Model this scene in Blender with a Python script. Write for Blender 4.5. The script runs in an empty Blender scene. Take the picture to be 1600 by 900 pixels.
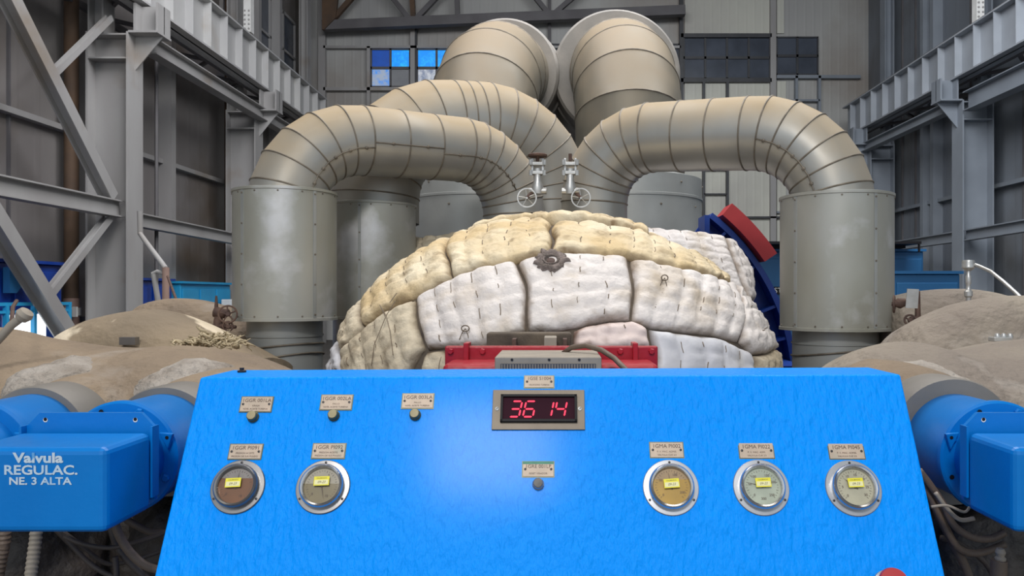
import bpy, bmesh, math, random
from mathutils import Vector, Matrix, noise
from math import sin, cos, pi, radians, sqrt
random.seed(7)
R = radians
col = bpy.context.scene.collection
scn = bpy.context.scene
E = 1.6                      # eye height
CX, CY, F = 868.0, 460.0, 1200.0
# ---------------------------------------------------------------- camera
cd = bpy.data.cameras.new('camera'); cam = bpy.data.objects.new('camera', cd); col.objects.link(cam)
cam.location = (0, 0, E); cam.rotation_euler = (pi/2, 0, 0)
cd.sensor_width = 36; cd.lens = 36*F/1600
cd.shift_x = (800-CX)/1600; cd.shift_y = (CY-450)/1600
cd.clip_start = .05; cd.clip_end = 200
scn.camera = cam
# ---------------------------------------------------------------- light
w = bpy.data.worlds.new('hall_daylight'); scn.world = w; w.use_nodes = True
w.node_tree.nodes['Background'].inputs[0].default_value = (.80, .90, 1.0, 1)
w.node_tree.nodes['Background'].inputs[1].default_value = 0.85
def area(name, loc, rot, sx, sy, power, colr):
    l = bpy.data.lights.new(name, 'AREA'); l.shape = 'RECTANGLE'; l.size = sx; l.size_y = sy
    l.energy = power; l.color = colr
    o = bpy.data.objects.new(name, l); o.location = loc; o.rotation_euler = rot; col.objects.link(o); return o
area('overhead_fill', (.6, 4.0, 9.5), (0, 0, 0), 6.0, 5.0, 330, (1, .93, .83))  # unseen area light added overhead to brighten pipe tops and pads
area('front_glint_fill', (-1.0, -5.1, 8.0), (R(32), 0, 0), 1.8, 1.3, 500, (1, .96, .92))  # added behind the camera, placed so the console face catches a highlight
area('rear_fill_left', (-2.0, 9.0, 11.0), (R(32), 0, R(18)), 6, 5, 950, (.98, .97, 1))  # added fill, tilted back to lift the dark left side and back wall
area('rear_fill_right', (4.5, 9.5, 11.0), (R(32), 0, R(-16)), 6, 5, 1150, (.95, .97, 1))  # added fill for the rear of the hall, turned to the right
scn.view_settings.view_transform = 'Standard'; scn.view_settings.look = 'None'
scn.view_settings.gamma = 1; scn.view_settings.use_curve_mapping = False
scn.view_settings.exposure = 0.0
# ---------------------------------------------------------------- helpers
def P(px, py, d): return Vector(((px-CX)/F*d, d, E+(CY-py)/F*d))
def lab(o, label=None, cat=None, group=None, kind=None):
    if label: o['label'] = label
    if cat: o['category'] = cat
    if group: o['group'] = group
    if kind: o['kind'] = kind
    return o
def empty(name, loc, label, cat, group=None):
    o = bpy.data.objects.new(name, None); o.empty_display_size = .05; col.objects.link(o)
    o.location = loc; bpy.context.view_layer.update()
    return lab(o, label, cat, group)
class MB:
    """collects shapes (world coordinates) into one mesh object"""
    def __init__(s): s.v = []; s.f = []
    def add(s, vs, fs):
        b = len(s.v); s.v += [Vector(q) for q in vs]; s.f += [tuple(i+b for i in f) for f in fs]; return s
    def box(s, a, b, bev=0):
        x0, y0, z0 = [min(a[i], b[i]) for i in range(3)]; x1, y1, z1 = [max(a[i], b[i]) for i in range(3)]
        return s.add([(x0,y0,z0),(x1,y0,z0),(x1,y1,z0),(x0,y1,z0),(x0,y0,z1),(x1,y0,z1),(x1,y1,z1),(x0,y1,z1)],
              [(3,2,1,0),(4,5,6,7),(0,1,5,4),(1,2,6,5),(2,3,7,6),(3,0,4,7)])
    def obox(s, c, ax, ay, az, hx, hy, hz):
        c = Vector(c); vs = []
        for k in (-1,1):
            for (i,j) in ((-1,-1),(1,-1),(1,1),(-1,1)): vs.append(c+ax*hx*i+ay*hy*j+az*hz*k)
        return s.add(vs, [(3,2,1,0),(4,5,6,7),(0,1,5,4),(1,2,6,5),(2,3,7,6),(3,0,4,7)])
    def beam(s, a, b, wd, ht, up=Vector((0,0,1))):
        a = Vector(a); b = Vector(b); d = (b-a); L = d.length; d.normalize()
        x = d.cross(up).normalized(); z = x.cross(d).normalized()
        return s.obox((a+b)/2, d, x, z, L/2, wd/2, ht/2)
    def ibeam(s, a, b, wd, ht, t=.02, up=Vector((0,0,1))):
        a = Vector(a); b = Vector(b); d = (b-a); L = d.length; d.normalize()
        x = d.cross(up).normalized(); z = x.cross(d).normalized(); c = (a+b)/2
        s.obox(c, d, x, z, L/2, t/2, ht/2-t)
        s.obox(c+z*(ht/2-t/2), d, x, z, L/2, wd/2, t/2); s.obox(c-z*(ht/2-t/2), d, x, z, L/2, wd/2, t/2)
        return s
    def tube(s, pts, r, n=10, caps=True):
        pts = [Vector(p) for p in pts]; m = len(pts); rr = r if hasattr(r, '__len__') else [r]*m
        t0 = (pts[1]-pts[0]).normalized(); u = t0.orthogonal().normalized(); vs = []; fs = []
        for i, p in enumerate(pts):
            t = (pts[min(i+1,m-1)]-pts[max(i-1,0)])
            if t.length < 1e-9: t = t0
            t.normalize(); u = (u-t*u.dot(t)).normalized(); v = t.cross(u)
            for k in range(n):
                a = 2*pi*k/n; vs.append(p+(u*cos(a)+v*sin(a))*rr[i])
        for i in range(m-1):
            for k in range(n):
                q = (k+1)%n; fs.append((i*n+k, i*n+q, (i+1)*n+q, (i+1)*n+k))
        if caps: fs.append(tuple(range(n-1,-1,-1))); fs.append(tuple((m-1)*n+k for k in range(n)))
        return s.add(vs, fs)
    def lathe(s, c, axis, prof, n=40, a0=0, a1=2*pi, ref=None):
        """prof = [(radius, height along axis)]"""
        c = Vector(c); axis = Vector(axis).normalized(); u = (Vector(ref) if ref else axis.orthogonal()).normalized(); v = axis.cross(u)
        full = abs(a1-a0-2*pi) < 1e-6; m = n if full else n+1; vs = []; fs = []
        for (r, h) in prof:
            for k in range(m):
                a = a0+(a1-a0)*k/n; vs.append(c+axis*h+(u*cos(a)+v*sin(a))*max(r,1e-5))
        for i in range(len(prof)-1):
            for k in range(n):
                q = (k+1)%m; fs.append((i*m+k, i*m+q, (i+1)*m+q, (i+1)*m+k))
        return s.add(vs, fs)
    def cyl(s, a, b, r, n=20): return s.tube([a,b], r, n)
    def prism(s, poly, off):
        n = len(poly); off = Vector(off); vs = [Vector(p) for p in poly]+[Vector(p)+off for p in poly]
        return s.add(vs, [tuple(range(n)), tuple(range(2*n-1,n-1,-1))]+[(i,i+n,(i+1)%n+n,(i+1)%n) for i in range(n)])
    def build(s, name, mat, parent=None, smooth=False, bevel=0, label=None, kind=None):
        o0 = Vector((0,0,0))
        me = bpy.data.meshes.new(name)
        if parent is None and s.v:
            xs = [q.x for q in s.v]; ys = [q.y for q in s.v]; zs = [q.z for q in s.v]
            o0 = Vector(((min(xs)+max(xs))/2, (min(ys)+max(ys))/2, min(zs)))
        me.from_pydata([q-o0 for q in s.v], [], s.f); me.materials.append(mat)
        bm = bmesh.new(); bm.from_mesh(me); bmesh.ops.recalc_face_normals(bm, faces=bm.faces); bm.to_mesh(me); bm.free()
        if smooth: me.shade_smooth() if hasattr(me,'shade_smooth') else None
        if smooth == 2: me.set_sharp_from_angle(angle=R(38))
        o = bpy.data.objects.new(name, me); o.location = o0; col.objects.link(o)
        if parent:
            o.parent = parent; mw = Matrix.Identity(4); q = parent
            while q: mw = q.matrix_basis.inverted() if False else mw; q = q.parent
            m = Matrix.Identity(4); chain = []; q = parent
            while q: chain.append(q); q = q.parent
            for q in reversed(chain): m = m @ q.matrix_parent_inverse @ q.matrix_basis
            o.matrix_parent_inverse = m.inverted()
        if bevel:
            b = o.modifiers.new('bevel','BEVEL'); b.width = bevel; b.segments = 3; b.limit_method = 'ANGLE'; b.angle_limit = R(40)
        if label: o['label'] = label
        if kind: o['kind'] = kind
        return o
# ---------------------------------------------------------------- materials
def mat(name, c1, c2=None, scale=3, rough=.6, metal=0, bump=0, bscale=20, c3=None, s3=1.2, t3=(.55,.62), stretch=(1,1,1), spec=.5, bstretch=None, coat=0, det=6, lohi=(.35,.65), rvar=0, bdist=.01):
    m = bpy.data.materials.new(name); m.use_nodes = True; nt = m.node_tree; N = nt.nodes; L = nt.links
    b = N['Principled BSDF']; b.inputs['Roughness'].default_value = rough; b.inputs['Metallic'].default_value = metal
    b.inputs['Specular IOR Level'].default_value = spec; b.inputs['Coat Weight'].default_value = coat
    b.inputs['Coat Roughness'].default_value = .15
    geo = N.new('ShaderNodeNewGeometry')
    def nz(sc, st=(1,1,1), d=det, off=0):
        mp = N.new('ShaderNodeMapping'); mp.inputs['Scale'].default_value = st; mp.inputs['Location'].default_value = (off,off*.7,off*.3)
        L.new(geo.outputs['Position'], mp.inputs['Vector'])
        n = N.new('ShaderNodeTexNoise'); n.inputs['Scale'].default_value = sc; n.inputs['Detail'].default_value = d
        L.new(mp.outputs[0], n.inputs['Vector']); return n
    def ramp(n, a, b_):
        r = N.new('ShaderNodeMapRange'); r.inputs[1].default_value = a; r.inputs[2].default_value = b_; L.new(n.outputs['Fac'], r.inputs[0]); return r
    cur = None
    if c2:
        n = nz(scale, stretch); r = ramp(n, *lohi)
        mx = N.new('ShaderNodeMix'); mx.data_type = 'RGBA'; mx.inputs[6].default_value = (*c1,1); mx.inputs[7].default_value = (*c2,1)
        L.new(r.outputs[0], mx.inputs[0]); cur = mx.outputs[2]
        if c3:
            n3 = nz(s3, (1,1,1), 7, 5.3); r3 = ramp(n3, *t3); m3 = N.new('ShaderNodeMix'); m3.data_type = 'RGBA'
            L.new(cur, m3.inputs[6]); m3.inputs[7].default_value = (*c3,1); L.new(r3.outputs[0], m3.inputs[0]); cur = m3.outputs[2]
        L.new(cur, b.inputs['Base Color'])
    else: b.inputs['Base Color'].default_value = (*c1,1)
    if rvar:
        n = nz(scale*1.7, (1,1,1), 4, 2.1); r = N.new('ShaderNodeMapRange'); r.inputs[3].default_value = rough-rvar; r.inputs[4].default_value = rough+rvar
        L.new(n.outputs['Fac'], r.inputs[0]); L.new(r.outputs[0], b.inputs['Roughness'])
    if bump:
        n = nz(bscale, bstretch or stretch, 5); bp = N.new('ShaderNodeBump'); bp.inputs['Strength'].default_value = bump; bp.inputs['Distance'].default_value = bdist
        L.new(n.outputs['Fac'], bp.inputs['Height']); L.new(bp.outputs[0], b.inputs['Normal'])
    return m
def emis(name, c, s):
    m = bpy.data.materials.new(name); m.use_nodes = True; b = m.node_tree.nodes['Principled BSDF']
    b.inputs['Base Color'].default_value = (*[x*.3 for x in c],1); b.inputs['Emission Color'].default_value = (*c,1); b.inputs['Emission Strength'].default_value = s
    return m
def jacket(name, alu, dust, amt=(-.1,.75)):
    """aluminium sheet with settled beige dust lying on the upward faces"""
    m = mat(name, alu, tuple(x*.8 for x in alu), 2.2, .42, .35, .10, 9, stretch=(1,1,.5), rvar=.1)
    nt = m.node_tree; N = nt.nodes; L = nt.links; b = N['Principled BSDF']; src = b.inputs['Base Color'].links[0].from_socket
    g = N.new('ShaderNodeNewGeometry'); sp = N.new('ShaderNodeSeparateXYZ'); L.new(g.outputs['Normal'], sp.inputs[0])
    n = N.new('ShaderNodeTexNoise'); n.inputs['Scale'].default_value = 2.6; n.inputs['Detail'].default_value = 8; L.new(g.outputs['Position'], n.inputs['Vector'])
    a = N.new('ShaderNodeMath'); a.operation = 'MULTIPLY_ADD'; a.inputs[1].default_value = .9; L.new(n.outputs['Fac'], a.inputs[0]); L.new(sp.outputs['Z'], a.inputs[2])
    r = N.new('ShaderNodeMapRange'); r.inputs[1].default_value = amt[0]+.45; r.inputs[2].default_value = amt[1]+.45; L.new(a.outputs[0], r.inputs[0])
    mx = N.new('ShaderNodeMix'); mx.data_type = 'RGBA'; L.new(r.outputs[0], mx.inputs[0]); L.new(src, mx.inputs[6]); mx.inputs[7].default_value = (*dust,1)
    L.new(mx.outputs[2], b.inputs['Base Color'])
    mt = N.new('ShaderNodeMapRange'); mt.inputs[3].default_value = .5; mt.inputs[4].default_value = .05; L.new(r.outputs[0], mt.inputs[0]); L.new(mt.outputs[0], b.inputs['Metallic'])
    rg = N.new('ShaderNodeMapRange'); rg.inputs[3].default_value = .38; rg.inputs[4].default_value = .7; L.new(r.outputs[0], rg.inputs[0]); L.new(rg.outputs[0], b.inputs['Roughness'])
    return m
def sheet(name, c1, c2, period, axis, dirt, rough=.5):
    """ribbed wall sheeting: a vertical rib every `period` metres along axis"""
    m = mat(name, c1, c2, .6, rough, 0, 0, c3=dirt, s3=.35, t3=(.52,.75), stretch=(1,1,.35))
    nt = m.node_tree; N = nt.nodes; L = nt.links; b = N['Principled BSDF']
    g = N.new('ShaderNodeNewGeometry'); sp = N.new('ShaderNodeSeparateXYZ'); L.new(g.outputs['Position'], sp.inputs[0])
    k = N.new('ShaderNodeMath'); k.operation = 'MULTIPLY'; k.inputs[1].default_value = 2*pi/period; L.new(sp.outputs[axis], k.inputs[0])
    s = N.new('ShaderNodeMath'); s.operation = 'SINE'; L.new(k.outputs[0], s.inputs[0])
    pw = N.new('ShaderNodeMapRange'); pw.inputs[1].default_value = .5; pw.inputs[2].default_value = .9; L.new(s.outputs[0], pw.inputs[0])
    bp = N.new('ShaderNodeBump'); bp.inputs['Strength'].default_value = .3; bp.inputs['Distance'].default_value = .012; L.new(pw.outputs[0], bp.inputs['Height']); L.new(bp.outputs[0], b.inputs['Normal'])
    return m
M = {}
M['blue'] = mat('blue_enamel', (.0,.30,1.0), (.0,.285,.97), 1.3, .42, 0, 1.0, 60, stretch=(1,1,1), bstretch=(1,.5,.4), coat=.07, spec=.08)
M['blue_valve'] = mat('blue_valve_paint', (.0,.19,.60), (.0,.165,.54), 4, .36, 0, .10, 30, spec=.35)
M['blue_dark'] = mat('deep_blue_paint', (.005,.05,.33), (.004,.035,.25), 3, .4)
M['blue_cab'] = mat('cabinet_blue', (.012,.105,.26), (.01,.09,.23), 2, .5)
M['blue_cyan'] = mat('light_blue_paint', (.02,.33,.62), (.02,.28,.55), 2, .5)
M['red'] = mat('red_enamel', (.42,.012,.025), (.34,.008,.02), 6, .35, 0, .15, 40)
M['red_band'] = mat('red_guard_paint', (.45,.03,.035), (.36,.02,.025), 3, .5)
M['alu'] = jacket('aluminium_jacket', (.40,.395,.37), (.37,.285,.175))
M['alu_drum'] = mat('drum_sheet', (.33,.325,.275), (.40,.40,.37), 2.0, .45, .35, .06, 10, c3=(.56,.56,.56), s3=3.2, t3=(.55,.72), stretch=(1,1,.6), rvar=.1)
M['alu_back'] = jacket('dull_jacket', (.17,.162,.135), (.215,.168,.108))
M['alu_grey'] = mat('grey_collar_sheet', (.30,.31,.30), (.38,.39,.38), 2, .42, .3, .05, 8)
M['duct_grey'] = mat('grey_bellows_sheet', (.17,.16,.145), (.235,.215,.19), 2.5, .6, .15, .2, 20)
M['seam'] = mat('seam_metal', (.13,.11,.085), (.22,.19,.15), 12, .55, .3)
M['white'] = mat('white_pad', (.74,.69,.66), (.66,.61,.58), 2.5, .62, 0, .8, 30, c3=(.50,.40,.28), s3=3.4, t3=(.52,.74))
M['grey_pad'] = mat('grey_white_pad', (.66,.66,.69), (.58,.58,.62), 3, .5, 0, .4, 20, c3=(.5,.47,.42), s3=4, t3=(.62,.85))
M['pink'] = mat('pinkish_pad', (.80,.68,.64), (.72,.58,.54), 2.5, .62, 0, .5, 22, c3=(.5,.33,.25), s3=3.2, t3=(.62,.8))
M['cream'] = mat('cream_pad', (.76,.66,.48), (.62,.47,.26), 3.4, .78, 0, 1.0, 34, c3=(.34,.25,.14), s3=8, t3=(.54,.74))
M['cream_worn'] = mat('worn_cream_pad', (.66,.58,.44), (.5,.42,.3), 4, .8, 0, 1.0, 30, c3=(.27,.21,.14), s3=6, t3=(.55,.72))
for nm, gc in (('white',(.23,.17,.12)),('cream',(.22,.15,.08)),('cream_worn',(.17,.12,.075)),('pink',(.25,.15,.11)),('grey_pad',(.25,.21,.18))):
    nt = M[nm].node_tree; N = nt.nodes; L = nt.links; b = N['Principled BSDF']; src = b.inputs['Base Color'].links[0].from_socket
    at = N.new('ShaderNodeAttribute'); at.attribute_name = 'grime'; mx = N.new('ShaderNodeMix'); mx.data_type = 'RGBA'
    L.new(at.outputs['Fac'], mx.inputs[0]); L.new(src, mx.inputs[6]); mx.inputs[7].default_value = (*gc,1); L.new(mx.outputs[2], b.inputs['Base Color'])
M['stitch'] = mat('stitch_thread', (.17,.13,.09))
M['dirt_gap'] = mat('blackened_casing', (.07,.055,.045), (.14,.11,.08), 8, .9, 0, .6, 30)
M['plaster'] = mat('brown_plaster', (.27,.205,.14), (.185,.14,.10), 2.6, .88, 0, .9, 16, c3=(.36,.32,.28), s3=2.3, t3=(.55,.70), det=9, bdist=.03)
M['plaster_patch'] = mat('flaked_plaster', (.29,.225,.15), (.21,.165,.115), 2.4, .88, 0, .8, 14, c3=(.70,.60,.45), s3=1.7, t3=(.57,.6), det=9, bdist=.02)
M['plaster_r'] = mat('grey_brown_plaster', (.29,.25,.20), (.215,.18,.15), 2.4, .88, 0, .9, 16, c3=(.40,.36,.32), s3=2.6, t3=(.56,.7), det=9, bdist=.03)
M['pale_crust'] = mat('pale_crust', (.40,.36,.32), (.25,.215,.18), 9, .9, 0, 1.0, 30, det=9, bdist=.03)
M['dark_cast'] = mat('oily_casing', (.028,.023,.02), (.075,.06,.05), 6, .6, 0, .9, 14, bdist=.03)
M['rust'] = mat('rusty_metal', (.075,.045,.038), (.14,.085,.065), 14, .75, .2, .5, 50)
M['rust_brown'] = mat('rust_brown_steel', (.12,.072,.042), (.075,.05,.035), 2, .8)
M['steel'] = mat('painted_steel', (.36,.355,.35), (.30,.29,.285), 1.2, .5, 0, 0, c3=(.24,.19,.14), s3=.7, t3=(.6,.8), stretch=(1,1,.3))
M['steel_dark'] = mat('dark_steel', (.09,.085,.09), (.13,.125,.13), 1.2, .6)  # darker grey steel for trusses, window frames and small fittings
M['steel_blue'] = mat('bluish_steel', (.24,.27,.31), (.20,.225,.26), 1.2, .5)
M['girder_l'] = mat('girder_paint', (.50,.50,.49), (.42,.42,.42), 1.0, .5, c3=(.36,.31,.26), s3=.8, t3=(.62,.8), stretch=(1,1,.4))
M['girder_r'] = mat('girder_blue_grey', (.36,.39,.43), (.29,.315,.35), 1.0, .5)
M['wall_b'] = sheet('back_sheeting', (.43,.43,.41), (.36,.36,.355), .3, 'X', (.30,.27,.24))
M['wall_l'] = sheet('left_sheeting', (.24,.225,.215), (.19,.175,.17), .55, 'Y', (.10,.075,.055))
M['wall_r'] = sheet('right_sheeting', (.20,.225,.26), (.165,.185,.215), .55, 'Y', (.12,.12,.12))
M['cream_sheet'] = sheet('cream_back_sheeting', (.60,.60,.52), (.54,.54,.48), .3, 'X', (.45,.44,.4))
M['roof'] = mat('roof_sheet', (.12,.115,.11), (.09,.085,.08), .5, .8)
M['floor'] = mat('hall_floor', (.10,.09,.08), (.07,.065,.06), 1.5, .7)
M['frame_dark'] = mat('dark_window_frame', (.035,.037,.042), (.05,.052,.058), 3, .5)
M['pane_dark'] = mat('smoky_pane', (.085,.10,.13), (.055,.065,.085), 1.2, .2, 0, 0)
M['pane_clear'] = mat('dusty_pane', (.34,.35,.37), (.27,.28,.3), 1.2, .3)
M['plate'] = mat('beige_name_plate', (.55,.43,.33), (.45,.36,.28), 20, .5, .1, .1, 60, c3=(.36,.37,.30), s3=14, t3=(.6,.75))
M['ink'] = mat('engraved_ink', (.09,.055,.04))
M['screw'] = mat('dark_screw', (.03,.028,.03), None, rough=.4, metal=.5)
M['bronze'] = mat('olive_button_face', (.30,.25,.12), (.36,.30,.17), 40, .5)
M['button_side'] = mat('tarnished_button_rim', (.09,.11,.07), (.14,.14,.08), 40, .4, .5)
M['button_dark'] = mat('dark_button_face', (.06,.06,.06), (.09,.085,.08), 50, .45)
M['chrome'] = mat('chrome', (.62,.62,.63), (.5,.5,.51), 6, .2, .9, .05, 30)
M['dull_chrome'] = mat('dull_chrome', (.28,.27,.27), (.2,.2,.2), 8, .32, .8)
M['gauge_flange'] = mat('gauge_flange', (.42,.43,.46), (.33,.34,.36), 10, .35, .6)
M['bezel_brown'] = mat('bronze_display_frame', (.20,.165,.125), (.16,.13,.10), 8, .5, .3, .1, 40)
M['black'] = mat('black_plastic', (.012,.011,.013), None, rough=.55, spec=.2)
M['screen'] = mat('dark_red_screen', (.035,.010,.018), None, rough=.7, spec=.08)
M['led'] = emis('red_led', (1.0,.01,.06), 1.6)
M['yellow'] = mat('yellow_sticker', (.80,.72,.03), (.75,.66,.02), 30, .5)
M['white_ink'] = mat('faded_white_stencil', (.42,.60,.78), (.60,.68,.74), 16, .6, c3=(.12,.36,.70), s3=22, t3=(.62,.66))
M['silver'] = mat('silver_fitting', (.55,.55,.54), (.42,.42,.41), 12, .35, .6, .1, 40)
M['hose'] = mat('hose_brown', (.16,.115,.085), (.11,.08,.06), 10, .6, 0, .3, 60)
M['cable'] = mat('dusty_cable', (.085,.065,.055), (.05,.04,.036), 10, .6)
M['mesh_box'] = mat('dusty_cover', (.36,.31,.25), (.27,.24,.20), 8, .7)
M['grille'] = mat('dark_grille', (.07,.07,.08), (.11,.11,.12), 60, .5)
M['fibre'] = mat('frayed_fibre', (.52,.43,.28), (.38,.31,.2), 20, .9)
M['fibre_grey'] = mat('grey_fibre', (.27,.22,.20), (.13,.105,.09), 30, .95, 0, 1.0, 60, bdist=.02)
M['white_paint'] = mat('white_paint', (.75,.75,.73), (.65,.65,.63), 4, .5)
M['pink_pipe'] = mat('pinkish_pipe', (.36,.24,.20), (.30,.2,.17), 3, .6)
M['opening'] = emis('daylight_opening', (.9,.96,1.0), 2.2)
def dialmat(name, c): return mat(name, c, tuple(x*.85 for x in c), 25, .35)
# glass: clear with a fresnel sheen
g = bpy.data.materials.new('clear_glass'); g.use_nodes = True; nt = g.node_tree; nt.nodes.clear()
o_ = nt.nodes.new('ShaderNodeOutputMaterial'); mx = nt.nodes.new('ShaderNodeMixShader'); tr = nt.nodes.new('ShaderNodeBsdfTransparent'); gl = nt.nodes.new('ShaderNodeBsdfGlossy')
gl.inputs['Roughness'].default_value = .08; fr = nt.nodes.new('ShaderNodeFresnel'); fr.inputs[0].default_value = 1.35
nt.links.new(fr.outputs[0], mx.inputs[0]); nt.links.new(tr.outputs[0], mx.inputs[1]); nt.links.new(gl.outputs[0], mx.inputs[2]); nt.links.new(mx.outputs[0], o_.inputs[0]); M['glass'] = g
# blue film panes, lit by the sky behind, the film partly peeled
def filmpane(name, cb, cw, th):
    m = bpy.data.materials.new(name); m.use_nodes = True; nt = m.node_tree; N = nt.nodes; L = nt.links; b = N['Principled BSDF']
    g = N.new('ShaderNodeNewGeometry'); n = N.new('ShaderNodeTexNoise'); n.inputs['Scale'].default_value = 5; n.inputs['Detail'].default_value = 10; n.inputs['Roughness'].default_value = .75; L.new(g.outputs['Position'], n.inputs['Vector'])
    r = N.new('ShaderNodeMapRange'); r.inputs[1].default_value = th-.08; r.inputs[2].default_value = th+.08; L.new(n.outputs['Fac'], r.inputs[0])
    mx = N.new('ShaderNodeMix'); mx.data_type = 'RGBA'; mx.inputs[6].default_value = (*cb,1); mx.inputs[7].default_value = (*cw,1); L.new(r.outputs[0], mx.inputs[0])
    b.inputs['Base Color'].default_value = (.05,.05,.06,1); L.new(mx.outputs[2], b.inputs['Emission Color']); b.inputs['Emission Strength'].default_value = 1; b.inputs['Roughness'].default_value = .3
    return m
M['film_deep'] = filmpane('deep_blue_film_pane', (.0,.045,.27), (.0,.055,.32), .5)
M['film_bright'] = filmpane('bright_blue_film_pane', (.0,.28,.95), (.02,.5,.95), .55)
M['film_mixed'] = filmpane('peeling_blue_film_pane', (.05,.25,.75), (.30,.36,.46), .48)
M['film_white'] = filmpane('pale_film_pane', (.18,.22,.32), (.5,.53,.58), .5)

def text(body, size, origin, ex, ey, material, parent, name='lettering', align='CENTER', thick=.0006, sx=1.0, lift=.0008, shear=0, bold=0):
    c = bpy.data.curves.new('t', 'FONT'); c.body = body; c.offset = bold; c.size = size; c.align_x = align; c.align_y = 'CENTER'; c.extrude = thick/2; c.resolution_u = 3; c.shear = shear
    o = bpy.data.objects.new('t', c); col.objects.link(o); dg = bpy.context.evaluated_depsgraph_get(); me = bpy.data.meshes.new_from_object(o.evaluated_get(dg))
    bpy.data.objects.remove(o); bpy.data.curves.remove(c)
    n = ex.cross(ey)
    mb = MB(); mb.add([Vector(origin)+ex*(v.co.x*sx)+ey*v.co.y+n*(v.co.z+lift+thick/2) for v in me.vertices], [tuple(p.vertices) for p in me.polygons])
    return mb.build(name, material, parent)

# ================================================================ SETTING
XL, XR, YB, ZC = -9.0, 11.0, 27.0, 15.0
MB().box((XL-.3,-8,-.2),(XR+.3,YB+.3,0)).build('floor', M['floor'], kind='structure')
MB().box((XL-.3,-3,ZC),(XR+.3,YB+.3,ZC+.2)).build('ceiling', M['roof'], kind='structure')
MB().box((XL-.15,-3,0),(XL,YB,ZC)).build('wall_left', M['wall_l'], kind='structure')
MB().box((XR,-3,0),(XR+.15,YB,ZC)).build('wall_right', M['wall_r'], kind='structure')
MB().box((XL-.15,YB,0),(XR+.15,YB+.15,ZC)).build('wall_back', M['wall_b'], kind='structure')
# cream lower sheeting on the right half of the back wall
def bx(px0, py0, px1, py1, d0, d1, base=None):
    """box whose front face covers the pixel rectangle at depth d0"""
    a = P(px0,py0,d0); b = P(px1,py1,d0); return (a.x, d0, a.z), (b.x, d1, b.z)
MB().box(*bx(1070,127,1206,700,26.93,27)).build('trim_1', M['cream_sheet'], kind='structure')
MB().box(*bx(1070,-60,1203,53,26.93,27)).build('trim_2', M['cream_sheet'], kind='structure')
MB().box(*bx(1214,127,1228,700,26.93,27)).build('trim_3', M['cream_sheet'], kind='structure')
MB().box(*bx(1214,-60,1225,52,26.93,27)).build('trim_4', M['cream_sheet'], kind='structure')
# girts and mullions of the back wall, one object each
ti = [5]
def trim(a, b, m=M['steel']):
    MB().box(a, b).build('trim_%d' % ti[0], m, kind='structure'); ti[0] += 1
for (x0,y0,x1,y1,m) in [(505,71,575,75,'steel'),(575,71,1064,75,'steel'),(505,136,1064,141,'steel'),(1064,52,1206,58,'frame_dark'),(1064,122,1206,128,'frame_dark'),(1214,117,1345,122,'steel_blue'),
        (497,-60,508,700,'steel'),(573,72,578,700,'steel'),(641,-60,648,700,'steel'),(648,40,651,160,'frame_dark'),(856,-60,861,700,'steel_dark'),(1062,-60,1068,700,'frame_dark'),(1204,-60,1213,700,'steel'),
        (1098,128,1102,700,'frame_dark'),(1135,128,1139,700,'frame_dark'),(1100,264,1136,266,'frame_dark'),(1100,302,1136,304,'frame_dark'),(1100,338,1360,341,'frame_dark'),
        (1243,118,1247,300,'steel_blue'),(1279,118,1283,300,'steel_blue'),(1214,155,1281,158,'steel_blue'),(1214,330,1350,333,'steel_blue')]:
    trim(*bx(x0,y0,x1,y1,26.78,26.95), M[m])
# windows: one frame each with its panes
def window(n, x0, y0, x1, y1, nc, nr, mats, fm='frame_dark'):
    f = MB(); d = 26.86
    f.box(*bx(x0,y0,x1,y0+2,d,26.97)); f.box(*bx(x0,y1-2,x1,y1,d,26.97)); f.box(*bx(x0,y0,x0+2,y1,d,26.97)); f.box(*bx(x1-2,y0,x1,y1,d,26.97))
    cw = (x1-x0)/nc; rh = (y1-y0)/nr
    for i in range(1,nc): f.box(*bx(x0+cw*i-1.6,y0,x0+cw*i+1.6,y1,d,26.97))
    for j in range(1,nr): f.box(*bx(x0,y0+rh*j-2,x1,y0+rh*j+2,d,26.97))
    o = f.build('window_%d' % n, M[fm], kind='structure')
    for j in range(nr):
        for i in range(nc):
            MB().box(*bx(x0+cw*i+1.6,y0+rh*j+1.6,x0+cw*(i+1)-1.6,y0+rh*(j+1)-1.6,26.91,26.95)).build('pane', M[mats[(j*nc+i)%len(mats)]], o)
window(1, 579, 76, 641, 136, 2, 2, ['film_deep','film_bright','film_mixed','pane_clear'], 'steel_dark')
window(2, 651, 76, 713, 136, 2, 2, ['film_bright','film_bright','film_white','film_white'], 'steel_dark')
window(3, 716, 76, 855, 136, 4, 2, ['pane_clear','pane_dark'], 'steel_dark')
window(4, 862, 68, 1062, 134, 5, 2, ['pane_dark'])
window(5, 1068, 57, 1204, 123, 4, 2, ['pane_dark'])
window(6, 1213, 57, 1279, 117, 2, 2, ['pane_dark'])
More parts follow.
